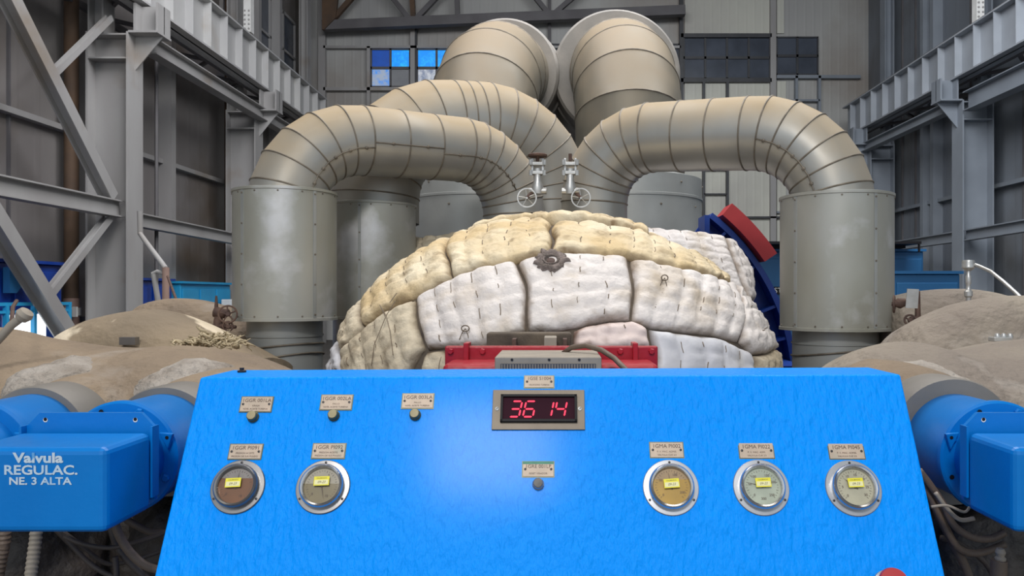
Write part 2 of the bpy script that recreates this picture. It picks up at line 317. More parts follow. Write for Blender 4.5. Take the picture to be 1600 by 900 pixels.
# roof truss against the back wall
tr = empty('roof_truss', P(860,60,26), 'dark steel roof truss with brown diagonals above the back wall windows', 'truss')
MB().beam(P(505,41,26.3), P(1070,17,26.3), .3, .32).build('bottom_chord', M['steel_dark'], tr)
MB().beam(P(505,-60,26.3), P(1300,-90,26.3), .3, .3).build('top_chord', M['steel_dark'], tr)
for (a,b,m) in [((512,40),(600,-60),'rust_brown'),((640,30),(575,-50),'steel_dark'),((646,30),(640,-60),'rust_brown'),((650,30),(735,-60),'steel_dark'),((715,28),(712,-60),'steel_dark'),((860,25),(790,-60),'steel_dark'),((862,25),(960,-60),'steel_dark')]:
    MB().beam(P(*a,26.25), P(*b,26.25), .16, .16, Vector((0,1,0))).build('diagonal', M[m], tr)
MB().prism([P(503,-40,26.1),P(532,-40,26.1),P(524,28,26.1),P(506,46,26.1),P(503,46,26.1)], (0,.12,0)).build('gusset_plate', M['rust_brown'], tr)

# ---------------------------------------------------------------- columns, corbels, girders
def column(xf, y, s, label, m, top=E+4.68, back=True):
    """I column: flange whose outer face looks to the hall centre at x = xf; s = +1 when the hall is to its +x side"""
    t = empty('crane_column', (xf, y, 0), label, 'column', 'crane columns along the side walls'); wd = .72
    MB().box((xf,y-.25,0),(xf-s*.035,y+.25,top)).build('inner_flange', M[m], t)
    MB().box((xf-s*wd,y-.25,0),(xf-s*(wd+.035),y+.25,top)).build('outer_flange', M[m], t)
    MB().box((xf-s*.03,y-.012,0),(xf-s*(wd),y+.012,top)).build('web', M[m], t)
    us = MB(); us.box((xf-s*.5,y-.012,top),(xf-s*.74,y+.012,ZC)); us.box((xf-s*.48,y-.18,top),(xf-s*.51,y+.18,ZC)); us.box((xf-s*.73,y-.18,top),(xf-s*.76,y+.18,ZC)); us.build('upper_shaft', M[m], t)
    st = MB()
    for z in (E+4.20, E+4.62): st.box((xf-s*.03,y-.24,z),(xf-s*wd,y+.24,z+.03))
    st.build('stiffener', M[m], t)
    c = MB().prism([(xf,y-.012,E+4.66),(xf+s*.5,y-.012,E+4.66),(xf,y-.012,E+4.05)], (0,.024,0)).build('corbel_web', M[m], t)
    MB().box((xf,y-.25,E+4.66),(xf+s*.52,y+.25,E+4.70)).build('corbel_plate', M[m], t)
    q = MB().box((xf+s*.1,y-.012,E+4.70),(xf+s*.52,y+.012,E+5.2)); q.box((xf+s*.08,y-.22,E+4.70),(xf+s*.12,y+.22,E+5.2)); q.box((xf+s*.48,y-.22,E+4.70),(xf+s*.52,y+.22,E+5.2)); q.build('bearing_pedestal', M[m], t)
    return t
column(-7.6, 13.9, 1, 'tall grey crane column on the left, nearest of the left row, where the long braces meet', 'steel')
column(-7.6, 19.7, 1, 'grey crane column on the left, half hidden behind the first insulated loop', 'steel')
column(-7.6, 25.2, 1, 'grey crane column on the left standing at the back wall', 'steel')
column(9.78, 18.7, -1, 'tall bluish grey crane column on the right, nearest of the right row', 'steel_blue')
column(9.78, 24.1, -1, 'bluish grey crane column on the right, beyond the right insulated loop', 'steel_blue')
def girder(x, y0, y1, s, zb, zt, m, label, step=.82):
    t = empty('crane_girder', (x, (y0+y1)/2, zb), label, 'girder', 'crane runway girders')
    MB().box((x-s*.22,y0,zb),(x-s*.18,y1,zt)).build('web', M[m], t)
    MB().box((x-s*.42,y0,zt-.04),(x,y1,zt)).build('top_flange', M[m], t)
    MB().box((x-s*.42,y0,zb),(x,y1,zb+.04)).build('bottom_flange', M[m], t)
    y = y0+.3
    while y < y1:
        MB().box((x-s*.18,y-.012,zb+.04),(x-s*.01,y+.012,zt-.04)).build('stiffener', M[m], t); y += step
    MB().box((x-s*.26,y0,zt),(x-s*.16,y1,zt+.11)).build('rail', M['rust_brown'], t)
girder(-7.38, 8, 24.8, 1, E+5.25, E+6.32, 'girder_l', 'grey crane girder with stiffener ribs along the left wall')
girder(9.6, 10, 25.7, -1, E+5.2, E+6.25, 'girder_r', 'pale blue grey crane girder with stiffener ribs along the right wall')
def surge(x0, x1, y0, y1, z, m, label):
    t = empty('surge_truss', ((x0+x1)/2,(y0+y1)/2,z), label, 'truss')
    MB().beam((x0,y0,z),(x0,y1,z),.1,.12).build('chord', M[m], t); MB().beam((x1,y0,z),(x1,y1,z),.1,.12).build('chord', M[m], t)
    y = y0; k = 0
    while y < y1-.9:
        a = (x0,y,z) if k%2 else (x1,y,z); b = (x1,y+.9,z) if k%2 else (x0,y+.9,z)
        MB().beam(a, b, .07, .07).build('lattice_bar', M[m], t); y += .9; k += 1
surge(-8.7, -7.85, 12, 25, E+5.3, 'steel_dark', 'dark lattice of small bars beneath the left crane girder')
surge(10.05, 10.8, 14, 25.5, E+5.25, 'steel_dark', 'dark lattice of small bars beneath the right crane girder')
for (x,y,z,l) in ((-7.55,18.9,E+6.43,'white bolted post standing on the left crane girder'),(9.85,17.9,E+6.36,'white bolted post standing on the right crane girder')):
    t = empty('crane_post', (x,y,z), l, 'post'); MB().box((x-.09,y-.1,z),(x+.09,y+.1,z+2.2)).build('post_body', M['white_paint'], t)
    for k in range(5):
        for q in (-.05,.05): MB().lathe((x+q,y-.1,z+.08+k*.11), (0,-1,0), [(.022,0),(.022,.02),(0,.025)], 8).build('bolt', M['steel'], t)
def ib(name, a, b, wd, ht, m, label, cat='beam', up=Vector((0,0,1)), group=None):
    o = MB().ibeam(a, b, wd, ht, .025, up).build(name, M[m]); return lab(o, label, cat, group)
ib('tie_beam', (-7.5,14.2,E+4.6), (-7.5,25,E+4.58), .25, .3, 'steel', 'grey tie beam running under the left crane girder')
ib('tie_beam', (9.7,19,E+4.6), (9.7,26,E+4.6), .25, .26, 'steel_blue', 'bluish tie beam running under the right crane girder')
ib('tie_beam', (9.9,12,E+4.62), (9.9,18.4,E+4.62), .3, .46, 'steel_blue', 'deep bluish beam bolted to the right column at the picture edge')
ib('brace', (-7.85,8,E+1.53), (-7.85,13.8,E+1.53), .22, .3, 'steel', 'horizontal grey brace reaching the left column from the picture edge', 'brace')
ib('brace', (-7.85,14.2,E+1.40), (-7.85,25,E+1.30), .2, .26, 'steel', 'horizontal grey brace between the two left columns', 'brace')
ib('brace', (-7.9,13.6,E+1.72), (-7.9,10.0,E+5.4), .22, .22, 'steel', 'long grey diagonal brace rising to the upper left corner', 'brace', Vector((1,0,0)))
ib('brace', (-7.9,12.5,E-.75), (-7.9,9.6,E+2.35), .22, .26, 'steel', 'grey diagonal brace falling from the left edge to the blue booth', 'brace', Vector((1,0,0)))
ib('brace', (-7.9,13.55,E+1.35), (-7.9,11.9,E-.05), .12, .14, 'steel', 'thin grey strut below the horizontal left brace', 'brace', Vector((1,0,0)))
ib('brace', (-7.9,13.6,E+4.9), (-7.9,12.1,E+3.5), .10, .12, 'steel', 'thin strut from the left column top to the long brace', 'brace', Vector((1,0,0)))
ib('brace', (9.9,11,E+1.5), (9.9,18.5,E+1.42), .2, .26, 'steel_blue', 'bluish horizontal brace at the right picture edge', 'brace')
ib('brace', (9.9,18.9,E+1.42), (9.9,26,E+1.40), .2, .26, 'steel_blue', 'bluish horizontal brace between the two right columns', 'brace')
# wall posts and girts on the side walls
for (a,b,m) in [((XL,8,E+2.95),(XL+.16,YB,E+3.05),'steel'),((XL,8,E+6.6),(XL+.16,YB,E+6.7),'steel'),((XL,8,E-.5),(XL+.1,YB,E-.42),'steel_dark'),
        ((XR-.16,10,E+2.62),(XR,YB,E+2.72),'steel_blue'),((XR-.16,10,E+6.6),(XR,YB,E+6.7),'steel_blue'),((XR-.16,10,E-.3),(XR,YB,E-.2),'steel_blue')]:
    trim(a, b, M[m])
for y in (11.2, 12.6): trim((XL,y-.02,0),(XL+.05,y+.02,ZC), M['steel_dark'])
for y in (17.4, 22.5, 24.2): trim((XL,y-.1,0),(XL+.35,y+.1,ZC), M['steel'])
for y in (16.2, 19.4, 21.9, 22.5, 25): trim((XR-.28,y-.09,0),(XR,y+.09,ZC), M['steel_blue'])
for y in (18.0,20.3,23.4,24.3): trim((XR-.05,y-.02,0),(XR,y+.02,ZC), M['steel_dark'])
for (x,y,r,m,l) in [(-8.75,20.6,.12,'rust_brown','rust brown downpipe on the left wall behind the first loop'),
        (-8.6,26.3,.16,'steel','grey vertical pipe in the far left corner'),(-7.95,15.3,.035,'steel_dark','thin dark conduit beside the nearest left column')]:
    lab(MB().cyl((x,y,0.3),(x,y,12),r,16).build('downpipe', M[m], smooth=2), l, 'pipe')
# upper left wall frames behind the girder
wf = MB()
for (y0,y1) in ((20.6,22.3),):
    wf.box((XL,y0,E+6.9),(XL+.1,y1+4,E+7.0)); wf.box((XL,y0,E+9.2),(XL+.1,y1+4,E+9.3)); wf.box((XL,y0,E+8.0),(XL+.1,y1+4,E+8.08))
    for k in range(6): wf.box((XL,y0+k*1.14-.04,E+6.9),(XL+.1,y0+k*1.14+.04,E+9.3))
o7 = wf.build('window_7', M['steel'], kind='structure')
for k in range(5):
    for j,(za,zb) in enumerate(((7.0,8.0),(8.08,9.2))): MB().box((XL+.01,20.65+k*1.14,E+za),(XL+.04,20.6+(k+1)*1.14-.05,E+zb)).build('pane', M['pane_dark'], o7)

# ================================================================ machines far behind
def cabinet(name, px0, py0, px1, py1, d, dp, m, label, cat='cabinet', doors=2, roofm=None):
    a, b = bx(px0,py0,px1,py1,d,d+dp); z0 = 0
    t = empty(name, ((a[0]+b[0])/2, d+dp/2, 0), label, cat)
    MB().box((a[0],d,z0),(b[0],d+dp,a[2])).build('body', M[m], t, bevel=.02)
    wdt = (b[0]-a[0])/doors
    for k in range(doors):
        dr = MB().box((a[0]+wdt*k+.04,d-.025,z0+.15),(a[0]+wdt*(k+1)-.04,d,a[2]-.12)).build('door', M[m], t, bevel=.01)
        MB().box((a[0]+wdt*(k+1)-.14,d-.05,(z0+a[2])/2-.1),(a[0]+wdt*(k+1)-.1,d-.025,(z0+a[2])/2+.1)).build('handle', M['steel_dark'], dr)
    MB().box((a[0]-.03,d-.04,a[2]),(b[0]+.03,d+dp+.03,a[2]+.04)).build('top_plate', M[roofm or m], t)
    return t
cr = cabinet('generator_cabinet', 1150, 393, 1443, 500, 12.5, 2.5, 'blue_cab', 'large blue cabinet behind the right insulated loop with a black canopy over it', doors=3)
lb = empty('maker_label', P(1212,454,12.2), 'dark label with pale capital letters on the blue cabinet, beside the right drum', 'label')
pb = MB().box(*bx(1190,448,1252,460,12.44,12.47)).build('label_plate', M['black'], lb)
text('ALSTHOM', .115, P(1196,454,12.44), Vector((1,0,0)), Vector((0,0,1)), M['white_paint'], lb, align='LEFT', sx=1.05, lift=.002)
cn = empty('canopy', P(1300,395,12), 'black flat canopy above the large blue cabinet', 'canopy')
MB().box(*bx(1150,377,1440,381,12.0,15)).build('canopy_top', M['black'], cn); MB().box(*bx(1150,383,1415,388,12.4,14.8)).build('canopy_box', M['black'], cn)
for px in (1160,1300,1436): MB().box(*bx(px,381,px+2,394,12.0,12.04)).build('canopy_post', M['black'], cn)
cabinet('control_cabinet', 1396, 428, 1500, 500, 10.5, 1.2, 'blue_cab', 'lower blue cabinet to the right of the right drum, in front of the canopy cabinet', doors=1)
lab(MB().box(*bx(1236,500,1244,673,9,9.1)).build('support_post', M['blue_cab']), 'narrow blue post below the right drum by the blue ring', 'post')
lab(MB().box(*bx(1224,500,1235,666,9.3,9.4)).build('support_post', M['steel']), 'narrow grey post below the right drum next to the blue post', 'post')
# boxes standing along the left wall
def wallbox(name, x0, x1, y0, y1, z1, m, label, cat, doors, z0=0):
    t = empty(name, ((x0+x1)/2,(y0+y1)/2,z0), label, cat)
    MB().box((x0,y0,z0),(x1,y1,z1)).build('body', M[m], t, bevel=.02)
    w_ = (y1-y0)/doors
    for k in range(doors):
        dr = MB().box((x1,y0+w_*k+.05,z0+.12),(x1+.03,y0+w_*(k+1)-.05,z1-.12)).build('door', M[m], t, bevel=.008)
        MB().box((x1+.03,y0+w_*(k+1)-.16,(z0+z1)/2-.1),(x1+.06,y0+w_*(k+1)-.12,(z0+z1)/2+.1)).build('handle', M['steel_dark'], dr)
    MB().box((x0,y0-.04,z1),(x1+.07,y1+.04,z1+.05)).build('top_plate', M[m], t)
    return t
bo = wallbox('equipment_booth', -8.95, -8.2, 9.2, 12.75, E+.48, 'blue_dark', 'dark blue equipment booth behind the braces at the left edge', 'booth', 3)
MB().box((-8.2,11.35,E-.86),(-8.16,12.3,E-.31)).build('lit_opening', M['opening'], bo, label='bright white daylit opening')
rl = empty('handrail', (-8.05,11.7,0), 'light blue handrail in front of the dark blue booth', 'railing')
MB().beam((-8.05,10.2,E-.14),(-8.05,12.75,E-.15),.04,.05).build('top_rail', M['blue_cyan'], rl); MB().beam((-8.05,10.2,E-.26),(-8.05,12.75,E-.26),.04,.04).build('mid_rail', M['blue_cyan'], rl)
for y in (11.25,11.85,12.7): MB().box((-8.08,y-.03,0),(-8.02,y+.03,E-.14)).build('rail_post', M['blue_cyan'], rl)
hp = MB().prism([(-8.13,11.3,E+.4),(-8.13,11.85,E+.4),(-8.13,11.45,E+.02),(-8.13,11.3,E+.02)],(.1,0,0)).build('hopper', M['blue_cab'], bo)
pp = empty('downpipe', (-8.73,13.85,0), 'tall rust brown downpipe with pinkish foot and white band, behind the nearest left column', 'pipe')
MB().cyl((-8.73,13.85,0),(-8.73,13.85,12),.12,20).build('pipe_body', M['rust_brown'], pp, smooth=2)
MB().cyl((-8.73,13.85,E-.65),(-8.73,13.85,E-.07),.128,20).build('pink_sleeve', M['pink_pipe'], pp, smooth=2, label='pinkish sleeve')
MB().cyl((-8.73,13.85,E-.38),(-8.73,13.85,E-.24),.15,20).build('white_band', M['white_paint'], pp, smooth=2, label='white band')
MB().box((-8.60,13.66,E-.40),(-8.52,13.70,E-.22)).build('tag', M['white_paint'], pp)
wallbox('wall_cabinet', -8.95, -8.2, 14.75, 16.4, E+.28, 'blue_dark', 'dark blue cabinet seen just right of the nearest left column', 'cabinet', 2)
cb = wallbox('equipment_box', -8.95, -8.2, 16.8, 19.35, E+.24, 'blue_cyan', 'bright light blue box behind the front left drum', 'box', 3)
lab(MB().box((-8.1,18.6,0),(-7.4,19.1,E-.12)).build('white_crate', M['white_paint'], bevel=.02), 'white crate top showing at the foot of the light blue box', 'crate')
# ================================================================ large crossover pipes
def ringpts(c, N, U, r, n):     # N, U orthonormal in the ring plane
    return [c+(N*cos(2*pi*k/n)+U*sin(2*pi*k/n))*r for k in range(n)]
def sweep_pipe(t, path, r, mt, nrm, n=56, seams=None, bead=.0055, seam_m='seam', bw=.007, name='jacket', dent=.0):
    """mitred pipe: rings lie in the bisecting plane at each joint. nrm = normal of the bend plane"""
    vs = []; fs = []; m = len(path); rings = []
    for i, p in enumerate(path):
        d0 = (path[i]-path[i-1]).normalized() if i else (path[1]-path[0]).normalized()
        d1 = (path[i+1]-path[i]).normalized() if i < m-1 else d0
        T = (d0+d1).normalized(); ca = T.dot(d0); U = T.cross(nrm).normalized(); rings.append((p,T,U,1/ca))
    def ring(p,T,U,k,rr,off=0): return [p+T*off+nrm*cos(2*pi*q/n)*rr+U*sin(2*pi*q/n)*rr*k for q in range(n)]
    for g in rings: vs += ring(*g, r if not hasattr(r,'__len__') else r[rings.index(g)])
    rr_ = lambda i: r if not hasattr(r,'__len__') else r[i]
    for i in range(m-1):
        for q in range(n): fs.append((i*n+q, i*n+(q+1)%n, (i+1)*n+(q+1)%n, (i+1)*n+q))
    o = MB().add(vs, fs).build(name, mt, t)
    for i in range(m-1): pass
    o.data.shade_smooth(); o.data.set_sharp_from_angle(angle=R(7.5))
    for i in (seams if seams is not None else range(m)):
        g = rings[i]; v2 = []; f2 = []
        for (off, dr) in ((-bw,-.002),(-bw*.5,bead),(bw*.5,bead),(bw,-.002)): v2 += ring(*g, rr_(i)+dr, off)
        for a in range(3):
            for q in range(n): f2.append((a*n+q, a*n+(q+1)%n, (a+1)*n+(q+1)%n, (a+1)*n+q))
        MB().add(v2, f2).build('seam_band', M[seam_m], t, smooth=True)
    return rings
def arc(c, u, v, r, a0, a1, n):  # includes both ends
    return [c+(u*cos(a0+(a1-a0)*k/n)+v*sin(a0+(a1-a0)*k/n))*r for k in range(n+1)]
def longseam(t, rings, r, ang, i0, i1, mt='seam', off=.004, bolts=True):
    pts = []
    nrm0 = rings_n
    for i in range(i0, i1+1):
        p,T,U,k = rings[i]; pts.append(p+rings_n*cos(ang)*(r+off)+U*sin(ang)*(r+off)*k)
    MB().tube(pts, .0045, 6).build('seam_joint', M[mt], t, smooth=True)
    if bolts:
        b = MB()
        for i in range(len(pts)-1):
            L = (pts[i+1]-pts[i]).length; c = max(1, int(L/.16))
            for k in range(c): q = pts[i].lerp(pts[i+1], (k+.5)/c); b.lathe(q, (q-(rings[i0+i][0]+rings[i0+i+1][0])/2).normalized(), [(.012,-.004),(.012,.006),(.006,.010),(.0,.010)], 8)
        b.build('rivets', M['seam'], t)
def drum(name, px, top, bot, d, rad, label, seams=(.6,), mt='alu_drum', below=None):
    x = (px-CX)/F*d; zt = E+(CY-top)/F*d; zb = E+(CY-bot)/F*d
    t = empty(name, (x,d,zb), label, 'drum', 'sheet metal drums under the loops'); c = Vector((x,d,0))
    MB().lathe(c, (0,0,1), [(rad*.7,zt+.0),(rad*.995,zt+.0),(rad+.006,zt-.002),(rad+.006,zt-.018),(rad,zt-.02),(rad,zb+.02),(rad+.006,zb+.018),(rad+.006,zb),(rad*.7,zb)], 72).build('shell', M[mt], t, smooth=2)
    for a in seams:
        q = MB(); ax = Vector((sin(a),-cos(a),0)); tg = Vector((cos(a),sin(a),0)); q.obox(c+ax*(rad+.002)+Vector((0,0,(zt+zb)/2)), ax, tg, Vector((0,0,1)), .003, .010, (zt-zb)/2-.02)
        s = q.build('seam_strip', M['alu_grey'], t)
        b = MB()
        for k in range(5): b.lathe(c+ax*(rad+.004)+tg*.001+Vector((0,0,zb+.04+(zt-zb-.08)*k/4)), ax, [(.007,0),(.006,.004),(0,.006)], 8)
        b.build('rivets', M['seam'], s)
    b = MB()
    for k in range(14):
        a = 2*pi*k/14+.2; ax = Vector((sin(a),-cos(a),0))
        for z in (zt-.03, zb+.03): b.lathe(c+ax*rad+Vector((0,0,z)), ax, [(.006,0),(.005,.004),(0,.005)], 8)
    b.build('rivets', M['seam'], t)
    return t
Z3 = Vector((0,0,1))
def loop(label, A, B, zc0, zc1, r, rb0, rb1, zbot0, zbot1, nseg0, nseg1, mt, straight=1, rA=None, longs=(), lower=None):
    global rings_n
    A = Vector(A); B = Vector(B); h = Vector((B.x-A.x,B.y-A.y,0)); L = h.length; h.normalize(); rings_n = h.cross(Z3).normalized()
    t = empty('insulated_loop_pipe', (A.x,A.y,zbot0), label, 'pipe', 'insulated loop pipes above the turbine')
    pts = [Vector((A.x,A.y,zbot0))]
    pts += arc(Vector((A.x,A.y,zc0-rb0))+h*rb0, -h, Z3, rb0, 0, pi/2, nseg0)
    e = arc(Vector((B.x,B.y,zc1-rb1))-h*rb1, Z3, h, rb1, 0, pi/2, nseg1)
    k = len(pts)-1
    for s in range(1, straight+1): pts.append(pts[k].lerp(e[0], s/(straight+1)))
    pts += e; pts.append(Vector((B.x,B.y,zbot1)))
    rings = sweep_pipe(t, pts, r, mt, rings_n, seams=range(1,len(pts)))
    for (ang, i0, i1) in longs: longseam(t, rings, r, ang, i0, i1)
    if lower:
        MB().lathe((A.x,A.y,0), Z3, [(r*.9,zbot0),(r*1.0,zbot0-.3),(r*1.0,lower)], 48).build('lower_pipe', mt, t, smooth=2)
        w_ = MB()
        for z in (zbot0-.9, zbot0-1.02, zbot0-.86): 
            w_.lathe((A.x,A.y,0), Z3, [(r*1.0,z-.006),(r*1.0+.008,z),(r*1.0,z+.006)], 48)
        w_.build('wire_tie', M['seam'], t)
    return t
# big rising crossover pipes
def crossover(sgn, xc, rad, label, zt):
    global rings_n
    d = 9.0; rings_n = Vector((1,0,0)) if sgn < 0 else Vector((1,0,0))
    t = empty('crossover_pipe', (xc,d,E), label, 'pipe', 'large crossover pipes')
    rb = 1.25; zc = zt-rad; rings_n = Vector((-1,0,0))
    skew = Vector((.15 if sgn < 0 else -.05, 1, 0)).normalized(); ck = .10 if sgn < 0 else .18; rings_n = skew.cross(Z3).normalized()
    pts = [Vector((xc,d,E+.9)), Vector((xc,d,zc-rb))]
    pts += arc(Vector((xc,d,zc-rb))+skew*rb, -skew, Z3, rb, 0, pi/2, 5)[1:]
    pts.append(pts[-1]+skew*1.0)
    sweep_pipe(t, pts, rad, M['alu_back'], rings_n, n=72, seams=range(1,len(pts)-1), bead=.008, bw=.010)
    # wide bellows cuff on the horizontal run
    c = pts[-2]+skew*-.12
    prof = [(rad*.95,.0),(rad+ck,.0),(rad+ck+.03,.03),(rad+ck+.03,.30),(rad+ck+.055,.32),(rad+ck+.055,.36),(rad+ck+.03,.38),(rad+ck+.03,1.3)]
    MB().lathe(c, skew, prof, 72).build('bellows_cuff', M['duct_grey'], t, smooth=2)
    if sgn < 0:
        u = Vector((1,0,0))
        for k in range(14):
            a = R(-50+75*k/13); q = c+(u*cos(a)+Z3*sin(a))*(rad+.035)+skew*-.012; MB().lathe(q, -skew, [(.022,0),(.022,.03),(0,.034)], 8).build('flange_bolt', M['silver'], t)
    # base collar
    zt2 = E+(CY-284)/F*d
    MB().lathe((xc,d,0), Z3, [(rad+.02,zt2+.04),(.80,zt2),(.83,zt2-.01),(.83,zt2-.22),(.84,zt2-.225),(.84,zt2-.25),(.83,zt2-.255),(.83,E+.3)], 72).build('base_collar', M['alu_grey'], t, smooth=2)
    bl = MB()
    for k in range(20):
        a = 2*pi*k/20; bl.lathe((xc+.84*sin(a),d-.84*cos(a),zt2-.10-.25*(k%2)), (sin(a),-cos(a),0), [(.012,0),(.01,.008),(0,.01)], 8)
    bl.build('rivets', M['seam'], t)
crossover(-1, -.88, .63, 'large vertical crossover pipe on the left, bending back at the top', E+3.52)
crossover(1, .87, .635, 'large vertical crossover pipe on the right, bending back at the top', E+3.56)
# second loop, behind the first on the left
loop('tan insulated loop rising from the middle left drum, taller and behind the front left loop', (-1.415,6.0,0), (-.04,6.7,0), E+1.40, E+1.42, .345, .64, .62, E+.55, E+.2, 6, 7, M['alu'], 2)
drum('pipe_drum', 582, 320, 497, 5.85, .325, 'dark grey sheet metal drum, second from the left, partly behind the front left drum', seams=(-.05,), mt='alu_drum')
lab(MB().lathe((-1.395,5.85,0), Z3, [(.29,E-.17),(.29,E-1.1)], 48).build('pipe_stub', M['alu_grey'], smooth=2), 'grey pipe stub below the second drum from the left', 'pipe')
# front left loop
loop('tan insulated loop pipe from the front left drum to the dome centre', (-1.76,5.0,0), (-.325,6.0,0), E+1.06, E+1.08, .237, .52, .46, E+.45, E+.2, 6, 7, M['alu'], 2, longs=((.35,1,7),(.2,7,9),(.35,9,15)))
drum('pipe_drum', 446, 300, 500, 5.0, .322, 'sheet metal drum at the far left holding the front left loop', seams=(-.55,.9))
lo = empty('pipe_stub', (-1.76,5.0,0), 'bare metal pipe stub with wire ties below the front left drum', 'pipe')
MB().lathe((-1.76,5.0,0), Z3, [(.235,E-.15),(.235,E-.26),(.242,E-.262),(.242,E-.27),(.235,E-.272),(.235,E-1.3)], 48).build('stub_shell', M['alu_grey'], lo, smooth=2)
def tilt_ring(c, r, tilt, parent, th=.006):
    pts = [Vector(c)+Vector((r*sin(a),-r*cos(a),tilt*sin(a+.6))) for a in [2*pi*k/40 for k in range(41)]]
    MB().tube(pts, th, 6, False).build('wire_tie', M['seam'], parent, smooth=True)
tilt_ring((-1.76,5.0,E-.34), .242, .03, lo); tilt_ring((-1.76,5.0,E-.42), .242, .05, lo)
# right loop
loop('tan insulated loop pipe on the right from the right drum to the dome centre', (1.765,4.85,0), (.285,5.65,0), E+1.07, E+1.11, .242, .55, .44, E+.45, E+.2, 7, 6, M['alu'], 2, longs=((pi-.3,1,7),))
drum('pipe_drum', 1306, 307, 515, 4.85, .34, 'scratched sheet metal drum on the right holding the right loop', seams=(.35,-1.1))
ro = empty('pipe_stub', (1.765,4.85,0), 'bare metal pipe stub with wire ties below the right drum', 'pipe')
MB().lathe((1.765,4.85,0), Z3, [(.26,E-.2),(.26,E-.30),(.266,E-.302),(.266,E-.31),(.26,E-.312),(.26,E-1.3)], 48).build('stub_shell', M['alu_grey'], ro, smooth=2)
tilt_ring((1.765,4.85,E-.36), .265, .03, ro); tilt_ring((1.765,4.85,E-.44), .265, .06, ro)

# small gate valves by the loop feet
def handwheel(mb, c, axis, r, th, spokes=4):
    c = Vector(c); axis = Vector(axis).normalized(); u = axis.orthogonal().normalized(); v = axis.cross(u)
    mb.tube([c+(u*cos(2*pi*k/28)+v*sin(2*pi*k/28))*r for k in range(29)], th, 6, False)
    for k in range(spokes):
        a = 2*pi*k/spokes+.3; mb.tube([c, c+(u*cos(a)+v*sin(a))*r], th*.8, 6)
    mb.lathe(c, axis, [(0,-th*2),(th*2,-th*2),(th*2,th*2),(0,th*2)], 12)
def gatevalve(px, py, d, top, label, hw):
    c = P(px,py,d); t = empty('gate_valve', c, label, 'valve', 'small silver gate valves by the loop feet')
    b = MB(); b.tube([c+Vector((0,0,-.07)), c+Vector((0,0,-.03)), c+Vector((0,0,.02)), c+Vector((0,0,.10))], [.035,.042,.026,.028], 16)
    b.tube([c+Vector((-.055,0,-.05)), c+Vector((.06,-.01,-.05))], .022, 12); b.build('valve_body', M['silver'], t, smooth=2)
    y = MB()
    for z in (.06, .12): y.box((c.x-.052,c.y-.03,c.z+z),(c.x+.052,c.y+.03,c.z+z+.022))
    for s in (-1,1): y.box((c.x+s*.035-.008,c.y-.012,c.z+.06),(c.x+s*.035+.008,c.y+.012,c.z+.17))
    y.build('yoke', M['silver'], t, bevel=.003)
    bl = MB()
    for s in (-1,1):
        for z in (.05,.12): bl.lathe(c+Vector((s*.045,-.03,z)), (0,0,1), [(0,0),(.012,0),(.012,.035),(0,.035)], 8)
    bl.build('bolt', M['silver'], t)
    MB().cyl(c+Vector((0,0,.15)), c+Vector((0,0,.2)), .012, 10).build('stem', M['rust'], t)
    if top:
        h = MB(); h.lathe(c+Vector((0,0,.19)), Z3, [(0,-.008),(.05,-.006),(.062,-.010),(.066,.002),(.060,.008),(0,.004)], 30); h.build('handwheel', M['rust'], t, smooth=2)
    q = c+Vector((hw[0],-.04,-.10))
    h2 = MB(); h2.lathe(q, (0,-1,0), [(.066,-.004),(.066,.004),(.058,.004),(.058,-.004),(.066,-.004)], 32); handwheel(h2, q, (0,-1,0), .060, .004, 5); h2.build('isolating_wheel', M['silver'], t, smooth=2)
    MB().tube([q, q+Vector((-hw[0]*.6,.04,.05))], .013, 10).build('spindle', M['rust'], t)
gatevalve(840, 287, 5.15, True, 'silver gate valve with a flat rusty handwheel, left of the dome centre line', (-.07,))
gatevalve(891, 287, 5.15, False, 'silver gate valve without a top wheel at the foot of the right loop', (.07,))

# ================================================================ blue ring frame behind the dome
rc = P(900,600,7.0); br = empty('ring_frame', rc, 'deep blue ribbed half ring frame standing behind the quilted dome', 'frame')
def arcprism(r0, r1, y0, y1, a0, a1, n=36):
    mb = MB(); vs = []; fs = []
    for k in range(n+1):
        a = a0+(a1-a0)*k/n
        for (r,y) in ((r0,y0),(r1,y0),(r1,y1),(r0,y1)): vs.append((rc.x+r*cos(a), rc.y+y, rc.z+r*sin(a)))
    for k in range(n):
        for j in range(4): fs.append((k*4+j, k*4+(j+1)%4, (k+1)*4+(j+1)%4, (k+1)*4+j))
    fs += [(0,1,2,3), (n*4+3,n*4+2,n*4+1,n*4)]
    return mb.add(vs, fs)
arcprism(1.90,1.95,-.22,.12,R(-8),R(52)).build('outer_rim', M['blue_dark'], br, smooth=2)
arcprism(1.45,1.90,-.02,.02,R(-8),R(52)).build('web_plate', M['blue_dark'], br, smooth=2)
arcprism(1.50,1.54,-.22,.12,R(-8),R(52)).build('inner_rim', M['blue_dark'], br, smooth=2)
for a in (-5,4,13,22,34,46):
    a = R(a); u = Vector((cos(a),0,sin(a))); v = Vector((-sin(a),0,cos(a))); MB().obox(rc+u*1.72+Vector((0,-.10,0)), u, v, Vector((0,1,0)), .18, .012, .10).build('rib', M['blue_dark'], br)
MB().box(*bx(1101,336,1109,372,6.7,7.0)).build('lifting_lug', M['blue_dark'], br)
rb_ = arcprism(1.97,2.10,-.32,-.02,R(34),R(50),20).build('guard_segment', M['red_band'], smooth=2)
lab(rb_, 'curved red guard segment on the top of the blue ring frame', 'guard')
MB().box(*bx(1196,572,1262,770,6.2,7.1)).build('foot', M['blue_dark'], br)

